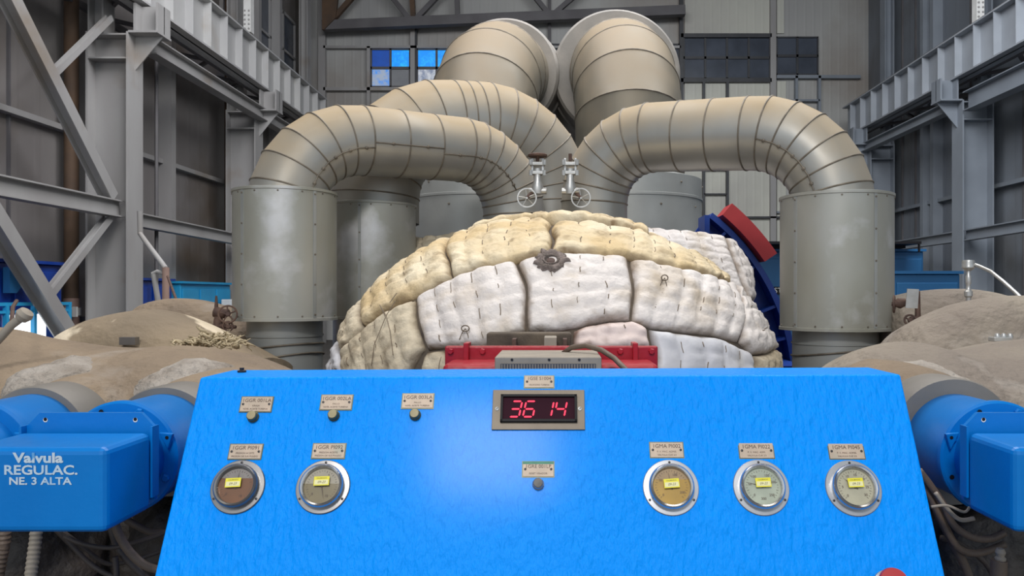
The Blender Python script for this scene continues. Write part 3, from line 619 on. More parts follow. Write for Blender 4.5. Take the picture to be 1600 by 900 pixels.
# ================================================================ quilted dome
DC = Vector((0.0, 4.70, E-.55)); DA, DB, DCc = 1.315, 1.26, .985
def unit(px, py, extra=0):
    o = Vector((0,0,E))-DC; d = P(px,py,1.0)-Vector((0,0,E))
    o = Vector((o.x/DA,o.y/DB,o.z/DCc)); d = Vector((d.x/DA,d.y/DB,d.z/DCc))
    a = d.dot(d); b = 2*o.dot(d); c = o.dot(o)-1.0; D = b*b-4*a*c
    if D >= 0: q = o+d*((-b-sqrt(D))/(2*a))
    else: q = o+d*(-b/(2*a))
    q.normalize()
    if extra:
        e = R(extra); bk = Vector((0,1,0)); bk = (bk-q*q.dot(bk)).normalized(); q = q*cos(e)+bk*sin(e)
    return q
def on(q, h=0):
    p = Vector((q.x*DA,q.y*DB,q.z*DCc)); n = Vector((q.x/DA,q.y/DB,q.z/DCc)).normalized(); return DC+p+n*h, n
def poly_at(pts, u):
    L = [0]; 
    for i in range(1,len(pts)): L.append(L[-1]+(pts[i]-pts[i-1]).length)
    s = u*L[-1]
    for i in range(1,len(pts)):
        if s <= L[i]+1e-9: f = (s-L[i-1])/max(L[i]-L[i-1],1e-9); return pts[i-1].lerp(pts[i], f)
    return pts[-1].copy()
def quilt(h0, u, v, Lu, Lv, seed, th, wr):
    eu = 1-abs(2*u-1)**10; ev = 1-abs(2*v-1)**8
    h = th*(eu*ev)**.5 if eu*ev > 0 else 0
    nu = max(2, round(Lu/.115)); nv = max(2, round(Lv/.10))
    # soft pillows between the stitch rows
    h += .006*(abs(sin(pi*nu*u))**.6)*(.5+.5*abs(sin(pi*nv*v))**.6)*eu*ev
    return h, nu, nv
def pad_surface(fn, nu, nv, name, mt, t, label=None):
    vs = []; fs = []
    for j in range(nv+1):
        for i in range(nu+1): vs.append(fn(i/nu, j/nv))
    for j in range(nv):
        for i in range(nu): a = j*(nu+1)+i; fs.append((a,a+1,a+nu+2,a+nu+1))
    return vs, fs
pad_i = [0]
def make_pad(topf, label, mt, th, Lu, Lv, loose=0, group='quilted insulation pads', cat='pad', nmul=1):
    """topf(u,v) -> (point, normal) of the surface the pad lies on"""
    seed = pad_i[0]*7.31; pad_i[0] += 1
    nu = max(12, int(Lu/.014*nmul)); nv = max(12, int(Lv/.014*nmul)); G = []
    qu = max(2, round(Lu/.12)); qv = max(2, round(Lv/.105))
    def pt(u, v):
        p, n = topf(u, v); ku = max(6, Lu/.035); kv = max(6, Lv/.035); eu = max(0,1-abs(2*u-1)**ku); ev = max(0,1-abs(2*v-1)**kv); e = (eu*ev)**.5
        w1 = noise.noise(Vector((p.x*7+seed,p.y*7,p.z*7)))*.45
        uu = u*qu+w1*.3; vv = v*qv+w1*.3
        h = th*.66*e + (.017*(abs(sin(pi*uu))**.55)*(.45+.55*abs(sin(pi*vv))**.55)-.004)*e
        h += .012*noise.noise(Vector((p.x*5+seed,p.y*5,p.z*5)))*e + .007*noise.noise(Vector((p.x*17,p.y*17+seed,p.z*17)))*e + .003*noise.noise(Vector((p.x*45,p.y*45+seed,p.z*45)))*e
        h += (.005+loose*.02)*abs(noise.noise(Vector((p.x*11-seed,p.y*11,p.z*26))))*e
        return p+n*h, n, e
    vs = []; fs = []
    for j in range(nv+1):
        for i in range(nu+1): vs.append(pt(i/nu, j/nv)[0])
    for j in range(nv):
        for i in range(nu): a = j*(nu+1)+i; fs.append((a,a+1,a+nu+2,a+nu+1))
    # back face so the pad has real thickness
    b0 = len(vs); bu, bv = 8, 8
    ring = [(i,0) for i in range(nu)]+[(nu,j) for j in range(nv)]+[(nu-i,nv) for i in range(nu)]+[(0,nv-j) for j in range(nv)]
    idx = []
    for (i,j) in ring:
        p, n = topf(i/nu, j/nv); vs.append(p-n*.03); idx.append(j*(nu+1)+i)
    m = len(ring)
    for k in range(m): fs.append((idx[k], b0+k, b0+(k+1)%m, idx[(k+1)%m]))
    cc = len(vs); vs.append(topf(.5,.5)[0]-topf(.5,.5)[1]*.03)
    for k in range(m): fs.append((b0+k, cc, b0+(k+1)%m))
    t = MB().add(vs, fs).build('insulation_pad', M[mt]); t.data.shade_smooth()
    ga = t.data.attributes.new('grime', 'FLOAT', 'POINT'); vals = [0.0]*len(t.data.vertices)
    for j in range(nv+1):
        for i in range(nu+1):
            dd = min(i/nu*Lu, (1-i/nu)*Lu, j/nv*Lv, (1-j/nv)*Lv); p = vs[j*(nu+1)+i]
            w2 = noise.noise(p*6+Vector((3,1,seed)))*.5+noise.noise(p*23)*.35
            vals[j*(nu+1)+i] = max(0, min(.8, 1.0-dd/.035+w2*1.3-.35)) + max(0, min(.6, (w2-.30)*3))
    for k in range(len(vals)-m-1, len(vals)): vals[k] = .8
    ga.data.foreach_set('value', vals); lab(t, label, cat, group)
    st = MB(); rnd = random.Random(pad_i[0])
    for a in range(1, qu):
        for b in range(0, qv):
            if rnd.random() < .12: continue
            u = (a+rnd.uniform(-.1,.1))/qu; v0 = (b+.5+rnd.uniform(-.18,.1))/qv; dv = rnd.uniform(.2,.6)/qv
            if v0+dv > .95: continue
            pts = []
            for k in range(5):
                p, n, e = pt(u+.002*sin(k*1.7+a), v0+dv*k/4); pts.append(p+n*.001)
            st.tube(pts, rnd.uniform(.0016,.003), 5)
    if st.v: st.build('stitching', M['stitch'], t)
    return t
def dpad(top, bot, label, mt='white', th=.045, loose=0):
    T = [unit(*q) for q in top]; B = [unit(*q) for q in bot]
    def f(u, v):
        q = poly_at(T, u).lerp(poly_at(B, u), v).normalized(); g_ = q*5.5; q = (q+Vector((noise.noise(g_),noise.noise(g_+Vector((9,0,0))),noise.noise(g_+Vector((0,9,0)))))*.022).normalized(); return on(q)
    a = (f(0,.5)[0]-f(1,.5)[0]).length; b = (f(.5,0)[0]-f(.5,1)[0]).length
    return make_pad(f, label, mt, th, a, b, loose)
core = MB(); n1, n2 = 60, 40; vs = []; fs = []
for j in range(n2+1):
    th_ = -R(35)+(pi+R(70))*j/n2
    for i in range(n1+1):
        ph = R(4)+(R(150))*i/n1
        q = Vector((sin(ph)*cos(th_), -cos(ph), sin(ph)*sin(th_))); vs.append(on(q, -.01)[0])
for j in range(n2):
    for i in range(n1): a = j*(n1+1)+i; fs.append((a,a+1,a+n1+2,a+n1+1))
core.add(vs, fs); lab(core.build('turbine_casing', M['dirt_gap'], smooth=True), 'dark domed turbine casing showing in the seams between the quilted pads', 'casing')
dpad([(568,458,14),(600,428,14),(640,400,14),(706,368,14)], [(572,511),(606,487),(645,465),(707,438)], 'cream quilted pad on the left shoulder of the dome, above the dark seam', 'cream')
dpad([(709,369,14),(760,353),(810,350),(859,353)], [(709,437),(760,420),(811,408),(859,398)], 'yellow stained cream pad left of the short vertical seam at the dome top', 'cream')
dpad([(863,354),(916,355),(975,365),(1009,375,8),(1062,406,10),(1134,440,10)], [(864,398),(930,400),(994,409),(1053,422),(1103,433),(1138,446)], 'long cream quilted pad running down the right shoulder of the dome', 'cream')
dpad([(728,356,18),(770,342,22),(815,335,24),(862,333,25),(919,340,25),(975,354,20),(1012,372,14)], [(735,360),(775,350),(815,348),(862,350),(916,352),(975,362),(1010,376)], 'narrow cream pad along the crest of the dome', 'cream', .085)
dpad([(541,553),(572,516),(606,491),(644,470)], [(545,615),(590,612),(632,600),(667,547)], 'worn tan pad with slack wires at the lower left of the dome', 'cream_worn', .045, .4)
dpad([(567,458,16),(540,492,16),(524,522,16)], [(570,511),(556,532),(538,552)], 'crumpled pale pad strip on the left rim of the dome', 'cream_worn', .04, 1)
dpad([(521,527,16),(508,555,16),(501,600,18)], [(536,554),(538,575),(541,612)], 'small whitish pad at the far left foot of the dome', 'grey_pad', .04, .8)
dpad([(649,469),(708,442),(760,424),(810,411)], [(673,549),(720,543),(775,537),(822,523)], 'white stained quilted pad left of the dome centre, above the red frame', 'white')
dpad([(671,553),(710,548),(760,543)], [(652,615),(700,620),(760,620)], 'torn cream pad piece under the white pad, left of the red frame', 'cream_worn', .04, .7)
dpad([(814,411),(840,404),(905,402),(984,407)], [(826,523),(862,519),(905,511),(986,500)], 'white quilted pad in the middle of the dome below the round port', 'white')
dpad([(896,518),(935,508),(985,504),(1012,511)], [(896,546),(940,549),(980,550),(1014,550)], 'pinkish narrow pad hanging over the right part of the red frame', 'pink', .045, .6)
dpad([(990,411),(1053,425),(1103,436),(1142,449)], [(990,503),(1020,510),(1090,519),(1153,536)], 'large white quilted pad right of the dome centre with knotted ties', 'white')
dpad([(1018,513),(1080,521),(1120,529),(1170,557)], [(1018,620),(1070,620),(1120,620),(1174,620)], 'bluish white quilted pad at the lower right of the dome', 'grey_pad')
dpad([(1148,446,14),(1193,488,14),(1211,531,14),(1222,560,14)], [(1147,452),(1153,500),(1158,538),(1174,556)], 'wrinkled white pad on the right rim of the dome', 'white', .04, 1)
dpad([(1176,559),(1202,553,6),(1224,568,14)], [(1177,620),(1205,620,6),(1236,620,16)], 'cream crumpled pad at the far right foot of the dome', 'cream_worn', .04, .8)
# quilted covers behind the dome
def qpad(c, label, mt, th=.05, loose=0):
    c = [P(*q) for q in c]
    def f(u, v):
        p = c[0].lerp(c[1],u).lerp(c[3].lerp(c[2],u),v); n = (c[1]-c[0]).cross(c[0]-c[3]).normalized()
        if n.y > 0: n = -n
        bulge = .10*sin(pi*u)*sin(pi*v); return p+n*bulge*.6, n
    return make_pad(f, label, mt, th, (c[0]-c[1]).length, (c[0]-c[3]).length, loose)
qpad([(972,354,5.95),(1133,371,5.75),(1168,470,5.35),(1010,470,5.35)], 'white quilted cover behind the right shoulder of the dome', 'white')
qpad([(1136,372,5.80),(1142,374,6.5),(1178,470,6.3),(1171,470,5.4)], 'narrow quilted side flap of the cover behind the dome', 'white', .02)
qpad([(640,378,6.15),(772,366,6.0),(790,440,5.6),(640,440,5.6)], 'pale quilted cover showing between the drums and the dome on the left', 'cream_worn', .05, .6)
# round port in the dome
pc, pn = on(unit(861,416)); po = empty('inspection_port', pc, 'round rusty port with torn fibre around it at the top centre of the white pads', 'port')
MB().lathe(pc+pn*.030, pn, [(.0,.004),(.026,.004),(.030,.008),(.033,.016),(.040,.018),(.044,.0),(.046,-.03)], 28).build('port_ring', M['fibre_grey'], po, smooth=2)
MB().lathe(pc+pn*.030, pn, [(.0,.010),(.020,.008),(.023,.0)], 20).build('port_plug', M['rust'], po, smooth=2)
tf = MB(); vs = []; u = pn.orthogonal().normalized(); v = pn.cross(u); nn = 60
for k in range(nn):
    a = 2*pi*k/nn; r_ = .085+.045*noise.noise(Vector((cos(a)*3,sin(a)*3,3)))+.012*noise.noise(Vector((cos(a)*14,sin(a)*14,3)))
    vs += [pc+pn*.040+(u*cos(a)+v*sin(a))*.038, pc+pn*(.052+.012*noise.noise(Vector((a*5,0,0))))+(u*cos(a)+v*sin(a))*(r_*.7), pc+pn*(.046+.008*noise.noise(Vector((a*7,1,0))))+(u*cos(a)+v*sin(a))*(r_*.9), pc+pn*.02+(u*cos(a)+v*sin(a))*r_]
tf.add(vs, [(k*4+j,k*4+j+1,((k+1)%nn)*4+j+1,((k+1)%nn)*4+j) for k in range(nn) for j in range(3)]).build('torn_fibre', M['fibre_grey'], po, smooth=True)
# slack wires on the lower left pad and a knotted tie
wi = empty('tie_wire', on(unit(615,520))[0], 'thin slack wires crossing on the worn tan pad', 'wire')
for pl in ([(607,487),(616,505),(600,545),(596,575)],[(622,484),(632,470)],[(607,487),(617,503),(623,525),(628,560)],[(617,503),(630,482)]):
    MB().tube([on(unit(*q),.062)[0] for q in pl], .002, 5).build('wire_strand', M['stitch'], wi)
for i,(px,py,l) in enumerate([(1030,448,'knotted tie on the large white pad right of the dome centre'),(735,522,'looped tie wire on the white stained pad above the red frame')]):
    tk = empty('knotted_tie', on(unit(px,py))[0], l, 'tie'); c, n = on(unit(px,py), .063); u = n.cross(Z3).normalized()
    MB().tube([c+u*(.02*cos(a))+Z3*(.014*sin(a)) for a in [2*pi*k/12 for k in range(13)]], .003, 6, False).build('loop', M['stitch'], tk)
    for (a,b) in ((-.012,-.06),(.02,-.05)): MB().tube([c, c+u*a+Z3*b*.5-n*.002, c+u*a*1.6+Z3*b-n*.004], .0022, 5).build('loose_end', M['stitch'], tk)

# ================================================================ red frame, cover box and hose
rf = empty('turbine_pedestal', P(862,577,2.95), 'red enamelled pedestal frame with bolts in front of the dome', 'pedestal')
d = 2.95
MB().box(*bx(695,541,1028,1107,d,d+.04)).build('back_plate', M['red'], rf, bevel=.006)
a0 = P(704,561,d); b0 = P(1018,640,d)
MB().box((a0.x,d-.22,a0.z),(b0.x,d,0)).build('front_box', M['red'], rf, bevel=.02)
for px in (728,993): MB().box(*bx(px-4,536,px+4,566,d-.03,d+.06)).build('lug', M['red'], rf, bevel=.003)
for px in (704,754,969,1018): MB().lathe(P(px,549,d), (0,-1,0), [(.0,.012),(.010,.012),(.012,.009),(.012,0)], 6).build('bolt', M['red'], rf)
cvb = empty('cover_box', P(855,577,2.75), 'dusty grey cover box with a dark grille behind the blue console', 'box')
d2 = 2.62; A0 = P(773,558,d2); B0 = P(940,640,d2); zt = A0.z; dback = 2.95*0+ (E-zt)/((545-CY)/F)
MB().box((A0.x,d2,zt),(B0.x,min(dback,2.72+.3),B0.z)).build('casing', M['mesh_box'], cvb, bevel=.004)
MB().box((A0.x+.02,d2-.006,zt-.022),(B0.x-.02,d2,B0.z)).build('grille', M['grille'], cvb)
gb = MB()
for k in range(34): x = A0.x+.025+k*(B0.x-A0.x-.05)/33; gb.box((x-.0015,d2-.009,zt-.024),(x+.0015,d2-.006,zt-.1))
gb.build('grille_wires', M['mesh_box'], cvb, kind=None)
for px in (800,858,905): MB().lathe(P(px,562,d2), (0,-1,0), [(0,.004),(.004,.004),(.005,0)], 8).build('screw', M['screw'], cvb)
hs = MB().tube([P(880,552,2.86),P(893,543,2.84),P(915,540,2.80),P(940,547,2.74),P(960,560,2.66),P(978,578,2.58),P(990,600,2.5)], .0095, 12).build('rubber_hose', M['hose'], smooth=True)
lab(hs, 'brown rubber hose curving over the red frame beside the cover box', 'hose')
bh = empty('bearing_housing', P(826,520,3.3), 'dark machine housing in the gap above the red frame', 'housing'); MB().box(*bx(760,520,893,1050,3.25,3.35)).build('housing_body', M['dirt_gap'], bh, bevel=.01)
MB().box(*bx(850,527,870,548,3.12,3.26)).build('clamp_block', M['mesh_box'], bh, bevel=.004)
for px in (800,880): MB().box(*bx(px,530,px+6,548,3.15,3.26)).build('rod', M['rust'], bh)

# ================================================================ lumpy plastered casings left and right
def lump(name, prof, d, dfront, dback, zb, mt, label, amp=.02, nseed=0, cat='casing'):
    """prof = silhouette ridge (px, py); cross section bulges from dfront to dback"""
    pr = [P(x,y,d) for (x,y) in prof]; nu, nv = 90, 40; vs = []; fs = []
    xs = [p.x for p in pr]
    def ridge(x):
        for i in range(1,len(pr)):
            if x <= xs[i] or i == len(pr)-1:
                f = min(1,max(0,(x-xs[i-1])/(xs[i]-xs[i-1]))); 
                p0 = pr[max(i-2,0)].z; p1 = pr[i-1].z; p2 = pr[i].z; p3 = pr[min(i+1,len(pr)-1)].z
                return .5*(2*p1+(p2-p0)*f+(2*p0-5*p1+4*p2-p3)*f*f+(3*p1-p0-3*p2+p3)*f**3)
    for i in range(nu+1):
        x = xs[0]+(xs[-1]-xs[0])*i/nu; zr = ridge(x); hh = zr-zb
        for j in range(nv+1):
            a = pi*j/nv; c = cos(a); s = max(0,sin(a))**.75
            y = d - (d-dfront)*c*1.0 if c > 0 else d-(dback-d)*c
            z = zb+hh*s
            n = noise.noise(Vector((x*2.1+nseed,y*2.1,z*2.1)))*amp*2+noise.noise(Vector((x*6+nseed,y*6,z*6)))*amp*.6
            dirv = Vector((0,-c,s))
            k = 0 if j in (0,nv) else 1
            q = Vector((x,y,z))+dirv*n*k*(.25+.75*abs(c)); vs.append(q)
    for i in range(nu):
        for j in range(nv): a = i*(nv+1)+j; fs.append((a,a+1,a+nv+2,a+nv+1))
    fs.append(tuple(range(nv+1))); fs.append(tuple(nu*(nv+1)+j for j in range(nv,-1,-1)))
    o = MB().add(vs, fs).build(name, M[mt]); o.data.shade_smooth(); o.data.set_sharp_from_angle(angle=R(60)); return lab(o, label, cat)
lump('insulated_casing', [(-330,700),(-300,560),(-260,520),(-60,510),(0,516),(70,530),(140,541),(200,543),(250,541),(300,542),(345,551),(400,565),(440,582),(470,610)], 3.0, 2.42, 3.5, E-.62, 'plaster', 'brown plastered casing across the lower left, behind the blue valve units', .022, 1)
lump('insulated_casing', [(88,560),(100,535),(115,515),(150,498),(200,487),(250,485),(290,496),(330,513),(370,535),(410,560)], 4.3, 3.9, 4.9, E-.6, 'plaster_patch', 'rounded plastered casing with a flaked cream patch, behind the lower left casing', .015, 4)
lump('insulated_casing', [(205,500),(225,476),(260,467),(300,468),(340,478),(380,496),(420,520)], 5.3, 5.0, 6.0, E-.5, 'plaster', 'farthest brown plastered hump on the left, below the light blue box', .012, 9)
lump('insulated_casing', [(1290,610),(1306,578),(1325,560),(1350,546),(1400,534),(1440,534),(1490,545),(1530,542),(1600,531),(1700,525),(1850,530),(1900,570),(1930,700)], 3.0, 2.42, 3.5, E-.62, 'plaster_r', 'brown plastered casing across the lower right, above the right valve unit', .022, 13)
lump('insulated_casing', [(1400,570),(1412,540),(1430,515),(1462,493),(1500,474),(1550,464),(1600,462),(1700,466),(1800,490),(1850,540),(1880,640)], 3.8, 3.5, 4.4, E-.7, 'plaster_r', 'large smooth grey brown hump at the right edge with a pale worn ridge', .015, 17)
lump('insulated_casing', [(1380,560),(1386,470),(1400,462),(1430,455),(1480,451),(1530,453),(1580,465),(1650,490),(1700,530),(1730,600)], 4.7, 4.4, 5.4, E-.6, 'plaster_r', 'farthest grey brown hump on the right, below the low blue cabinet', .010, 21)
# crust bulges round the pipe sleeves
def blob(c, rx, ry, rz, mt, name, label, cat, seed, amp=.12):
    vs = []; fs = []; nu, nv = 40, 24
    for j in range(nv+1):
        for i in range(nu):
            a = 2*pi*i/nu; b = -pi/2+pi*j/nv; q = Vector((cos(b)*cos(a), cos(b)*sin(a), sin(b)))
            r = 1+amp*noise.noise(q*2.2+Vector((seed,0,0)))+amp*.5*noise.noise(q*7+Vector((seed,0,0))); vs.append(Vector(c)+Vector((q.x*rx*r,q.y*ry*r,q.z*rz*r)))
    for j in range(nv):
        for i in range(nu): fs.append((j*nu+i, j*nu+(i+1)%nu, (j+1)*nu+(i+1)%nu, (j+1)*nu+i))
    o = MB().add(vs, fs).build(name, M[mt]); o.data.shade_smooth(); return lab(o, label, cat)
blob(P(110,622,2.74), .20,.24,.14, 'pale_crust', 'plaster_crust', 'pale rough crust over the sleeve of the leftmost valve unit', 'crust', 2)
blob(P(300,628,2.74), .20,.24,.15, 'pale_crust', 'plaster_crust', 'pale rough crust over the sleeve next to the console on the left', 'crust', 5)
blob(P(1440,628,2.74), .24,.24,.15, 'pale_crust', 'plaster_crust', 'pale rough crust beside the console top right corner', 'crust', 8)
# dark casings low down
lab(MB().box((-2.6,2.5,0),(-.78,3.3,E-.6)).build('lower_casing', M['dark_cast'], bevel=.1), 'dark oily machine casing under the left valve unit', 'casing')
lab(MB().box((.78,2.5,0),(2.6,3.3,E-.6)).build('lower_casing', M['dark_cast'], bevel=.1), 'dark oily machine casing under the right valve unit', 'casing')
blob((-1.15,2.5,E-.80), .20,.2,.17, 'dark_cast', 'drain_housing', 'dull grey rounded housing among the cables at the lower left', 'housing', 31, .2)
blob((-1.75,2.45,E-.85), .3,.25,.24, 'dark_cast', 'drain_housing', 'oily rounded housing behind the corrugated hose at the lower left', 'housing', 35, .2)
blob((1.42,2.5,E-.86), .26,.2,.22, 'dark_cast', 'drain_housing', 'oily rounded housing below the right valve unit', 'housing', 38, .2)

# ================================================================ blue valve units
def valve_unit(xc, full, label):
    zc = E-.448; t = empty('valve_actuator', (xc,2.0,zc-.1), label, 'valve', 'blue valve actuators'); Y = Vector((0,1,0)); c = Vector((xc,0,zc)); B = M['blue_valve']
    MB().lathe(c+Y*2.10, Y, [(.118,0),(.150,0),(.156,.006),(.156,.022),(.150,.028),(.146,.030),(.146,.23),(.140,.24)], 64).build('flange_barrel', B, t, smooth=2)
    nk = MB().lathe(c+Y*1.98, Y, [(.120,0),(.120,.125)], 64); nk.build('neck', B, t, smooth=2)
    for a in (8, 172):
        pass
    for a in range(8):
        an = R(a*45+22); u = Vector((cos(an),0,sin(an)))
        if a % 2: MB().lathe(c+Y*2.10+u*.137, -Y, [(0,.010),(.008,.010),(.011,.007),(.011,0)], 6).build('bolt', B, t)
        else: MB().lathe(c+Y*2.098+u*.137, -Y, [(0,.0006),(.0065,.0006),(.0065,0)], 14).build('bolt_hole', M['black'], t)
    for s in (-1,1):
        # bow shaped slot opening in the neck
        a0 = 0 if s > 0 else pi
        q = MB(); vs = []
        for k in range(13):
            a = a0+R(-42+70*k/12); 
            for y in (2.012,2.045): vs.append(c+Vector((cos(a)*.1212,y,sin(a)*.1212)))
        q.add(vs, [(2*k,2*k+1,2*k+3,2*k+2) for k in range(12)]).build('slot', M['black'], t)
        ea = c+Vector((s*.132,2.085,.055)); er = MB(); er.prism([ea+Vector((-s*.02,0,.018)),ea+Vector((s*.018,0,.014)),ea+Vector((s*.004,0,-.03))],(0,.014,0)); e_ = er.build('ear', B, t, bevel=.003)
        MB().lathe(ea+Vector((s*.003,-.0006,.004)), -Y, [(0,0),(.005,0)], 12).build('ear_hole', M['black'], e_)
    if full:
        y0, y1 = 1.75, 1.95; x0, x1 = xc-.165, xc+.165; z0, z1 = E-.545, E-.350
        MB().box((x0,y0,z0),(x1,y1,z1)).build('cover', B, t, bevel=.016)
        zb = z1-.02; zt_ = E-.303; yb = 1.965
        pl = MB().prism([(x0,yb,z0+.02),(x1,yb,z0+.02),(x1,yb,z1+.01),(x1-.035,yb,zt_),(x0+.035,yb,zt_),(x0,yb,z1+.01)], (0,.012,0)); pl_ = pl.build('bracket_plate', B, t)
        for s in (-1,1): MB().box((xc+s*.166-.003,1.945,z0+.03),(xc+s*.166+.003,1.977,z1+.015)).build('bracket_lip', B, pl_)
        for s in (-1,1): MB().lathe((xc+s*.115,yb-.0006,zt_-.018), -Y, [(0,0),(.006,0)], 14).build('bracket_hole', M['white_paint'], pl_)
        for s in (-1,1): MB().lathe((xc+s*.115,yb-.0008,zt_-.0165), -Y, [(0,0),(.0045,0)], 14).build('bracket_hole', M['black'], pl_)
    return t
vu = valve_unit(-1.19, True, 'blue valve actuator lettered REGULAC at the lower left')
ex, ez = Vector((1,0,0)), Z3
for (s, px, py, sz, bd, sx_) in (('Valvula',60,716,.031,.0011,1.28),('REGULAC.',64,735,.030,.0007,1.22),('NE. 3 ALTA',63,752,.0235,.0006,1.22)):
    q = P(px,py,1.75); text(s, sz, q, ex, ez, M['white_ink'], vu, 'stencil_lettering', sx=sx_, thick=.0004, lift=.0008, bold=bd)
valve_unit(-1.585, False, 'blue flanged valve barrel cut by the left picture edge')
valve_unit(1.21, True, 'blue valve actuator with a plain cover at the lower right edge')
for (xc,l,r) in ((-1.19,'grey metal sleeve behind the lettered blue valve actuator',.165),(-1.585,'grey metal sleeve behind the blue barrel at the left edge',.165),(1.21,'grey metal sleeve behind the right blue valve actuator',.19)):
    t = empty('pipe_sleeve', (xc,2.4,E-.448), l, 'sleeve', 'sleeves behind the blue valves'); c = Vector((xc,2.33,E-.448))
    MB().lathe(c, (0,1,0), [(.14,0),(r,.0),(r+.004,.01),(r+.004,.14),(r,.15)], 56).build('sheet_band', M['duct_grey'], t, smooth=2)
    MB().lathe(c+Vector((0,.15,0)), (0,1,0), [(r,0),(r+.012,.05),(r+.02,.2),(r+.02,.4)], 56).build('plaster_neck', M['plaster'], t, smooth=2)
# ================================================================ blue console
PT = Vector((0,2.0,E-.2133)); SL = Vector((0,-.4638,-.886)); SL.normalize(); EY = -SL; EX = Vector((1,0,0)); PN = EX.cross(EY).normalized()
def panel(px, py, lift=0):
    o = Vector((0,0,E)); dr = P(px,py,1)-o; k = (PT-o).dot(PN)/dr.dot(PN); return o+dr*k+PN*lift
xl, xr = -.926, .899
co = empty('control_console', (0,2.0,0), 'bright blue sloping control console with gauges in the foreground', 'console')
zl, zr = E-.2165, E-.2085
c1 = MB(); bz = .78
for (x0,x1) in ((xl,xr),):
    b_y = PT.y+SL.y/abs(SL.z)*((E-.2133)-bz)
    v = [(x0,2.0,zl),(x1,2.0,zr),(x1,2.2,zr),(x0,2.2,zl),(x0,b_y,bz),(x1,b_y,bz),(x1,2.2,bz),(x0,2.2,bz)]
    c1.add(v, [(0,1,2,3),(4,5,1,0),(5,6,2,1),(6,7,3,2),(7,4,0,3),(7,6,5,4)])
c1.build('sloping_housing', M['blue'], co, bevel=.006)
MB().box((xl+.06,1.86,0),(xr-.06,2.18,bz)).build('pedestal', M['blue'], co, bevel=.01)
eb = empty('stop_button', panel(1386,905), 'red mushroom push button cut by the bottom edge of the photo', 'button'); c = panel(1386,915)
MB().lathe(c, PN, [(.033,0),(.033,.012),(.028,.014),(.024,.03)], 32).build('button_collar', M['gauge_flange'], eb, smooth=2)
MB().lathe(c, PN, [(.022,.028),(.031,.032),(.034,.040),(.032,.048),(0,.050)], 32).build('mushroom_head', M['red_band'], eb, smooth=2)
lab(MB().lathe(panel(356,583)*1, (0,0,1), [(.012,.0),(.012,.004),(.006,.006),(.006,.012),(0,.012)], 10).build('top_screw', M['screw']), 'small dark screw on the console top at the left corner', 'screw').location = (-.87,2.13,E-.2155)
# name plates
def plate(px0, py0, px1, py1, lines, label, mt='plate', green=None, w_=None):
    cc = panel((px0+px1)/2, (py0+py1)/2); ww = (panel(px1,(py0+py1)/2)-panel(px0,(py0+py1)/2)).length; hh = (panel((px0+px1)/2,py0)-panel((px0+px1)/2,py1)).length
    t = empty('name_plate', cc, label, 'plate', 'engraved name plates on the console')
    MB().obox(cc+PN*.0008, EX, EY, PN, ww/2+.0022, hh/2+.0022, .0008).build('plate_backing', M['button_side'], t)
    b = MB().obox(cc+PN*.0022, EX, EY, PN, ww/2, hh/2, .0008).build('plate_face', M[mt], t, bevel=.0006)
    for s in (-1,1): MB().lathe(cc+EX*s*(ww/2-.006)+PN*.003, PN, [(.0032,0),(.0030,.0012),(0,.0016)], 10).build('screw', M['screw'], t)
    k = 0
    for (s, sz, f, sx) in lines:
        text(s, sz, cc+EY*hh*f, EX, EY, M['ink'], t, thick=.0003, lift=.0031, sx=sx)
    return t
L3 = lambda a,b,c: [(a,.0135,.25,1.0),(b,.0062,-.12,1.0),(c,.0062,-.34,.95)]
plate(377,621,425,643, L3('1GGR 001LA','GRASA','NIVEL ACEITE TURBINA'), 'name plate 1GGR 001LA above the leftmost small button')
plate(502,618,550,640, L3('1GGR 002LA','FALLO','NIVEL ACEITE TURBINA'), 'name plate 1GGR 002LA above the second small button')
plate(629,616,677,638, L3('1GGR 003LA','FALLO','NIVEL ACEITE TURBINA'), 'name plate 1GGR 003LA above the third small button')
plate(359,695,409,717, L3('1GGR PI091','PRESION ACEITE','PRESION DE SUS PULIDO'), 'name plate 1GGR PI091 above the brown filled gauge')
plate(489,694,539,716, L3('1GGR PI092','PRESION ACEITE','PRESION DE SUS PULIDO'), 'name plate 1GGR PI092 above the olive filled gauge')
plate(820,588,865,606, [('1GSE S1004',.0125,.27,1.0),('VELOCIDAD TURBINA',.0062,-.28,.85)], 'name plate 1GSE S1004 on top of the red digit display')
pg = plate(817,722,865,745, [('1GRE 001LP',.0125,.18,1.0),('RESET VIRADOR',.0062,-.3,1)], 'name plate with a green upper edge below the red digit display')
ce = panel(841,723.5); M['green_edge'] = mat('green_paint', (.03,.20,.13), (.05,.25,.16), 40, .5)
MB().obox(ce+PN*.0026, EX, EY, PN, .038, .0035, .0008).build('green_strip', M['green_edge'], pg, label='green painted strip')
plate(1016,692,1067,715, L3('1GMA PI002','P. V. MAC. ADMIS.','VALVULA CUE 2/3'), 'name plate 1GMA PI002 above the amber filled gauge')
plate(1155,693,1208,716, L3('1GMA PI022','P. V. MAC. ADM.','VALVULA CUE 2/3'), 'name plate 1GMA PI022 above the pale green gauge')
plate(1295,694,1349,717, L3('1GMA PI045','P. V. MAC. ADMIS.','VALVULA CUE 2/3'), 'name plate 1GMA PI045 above the rightmost gauge')
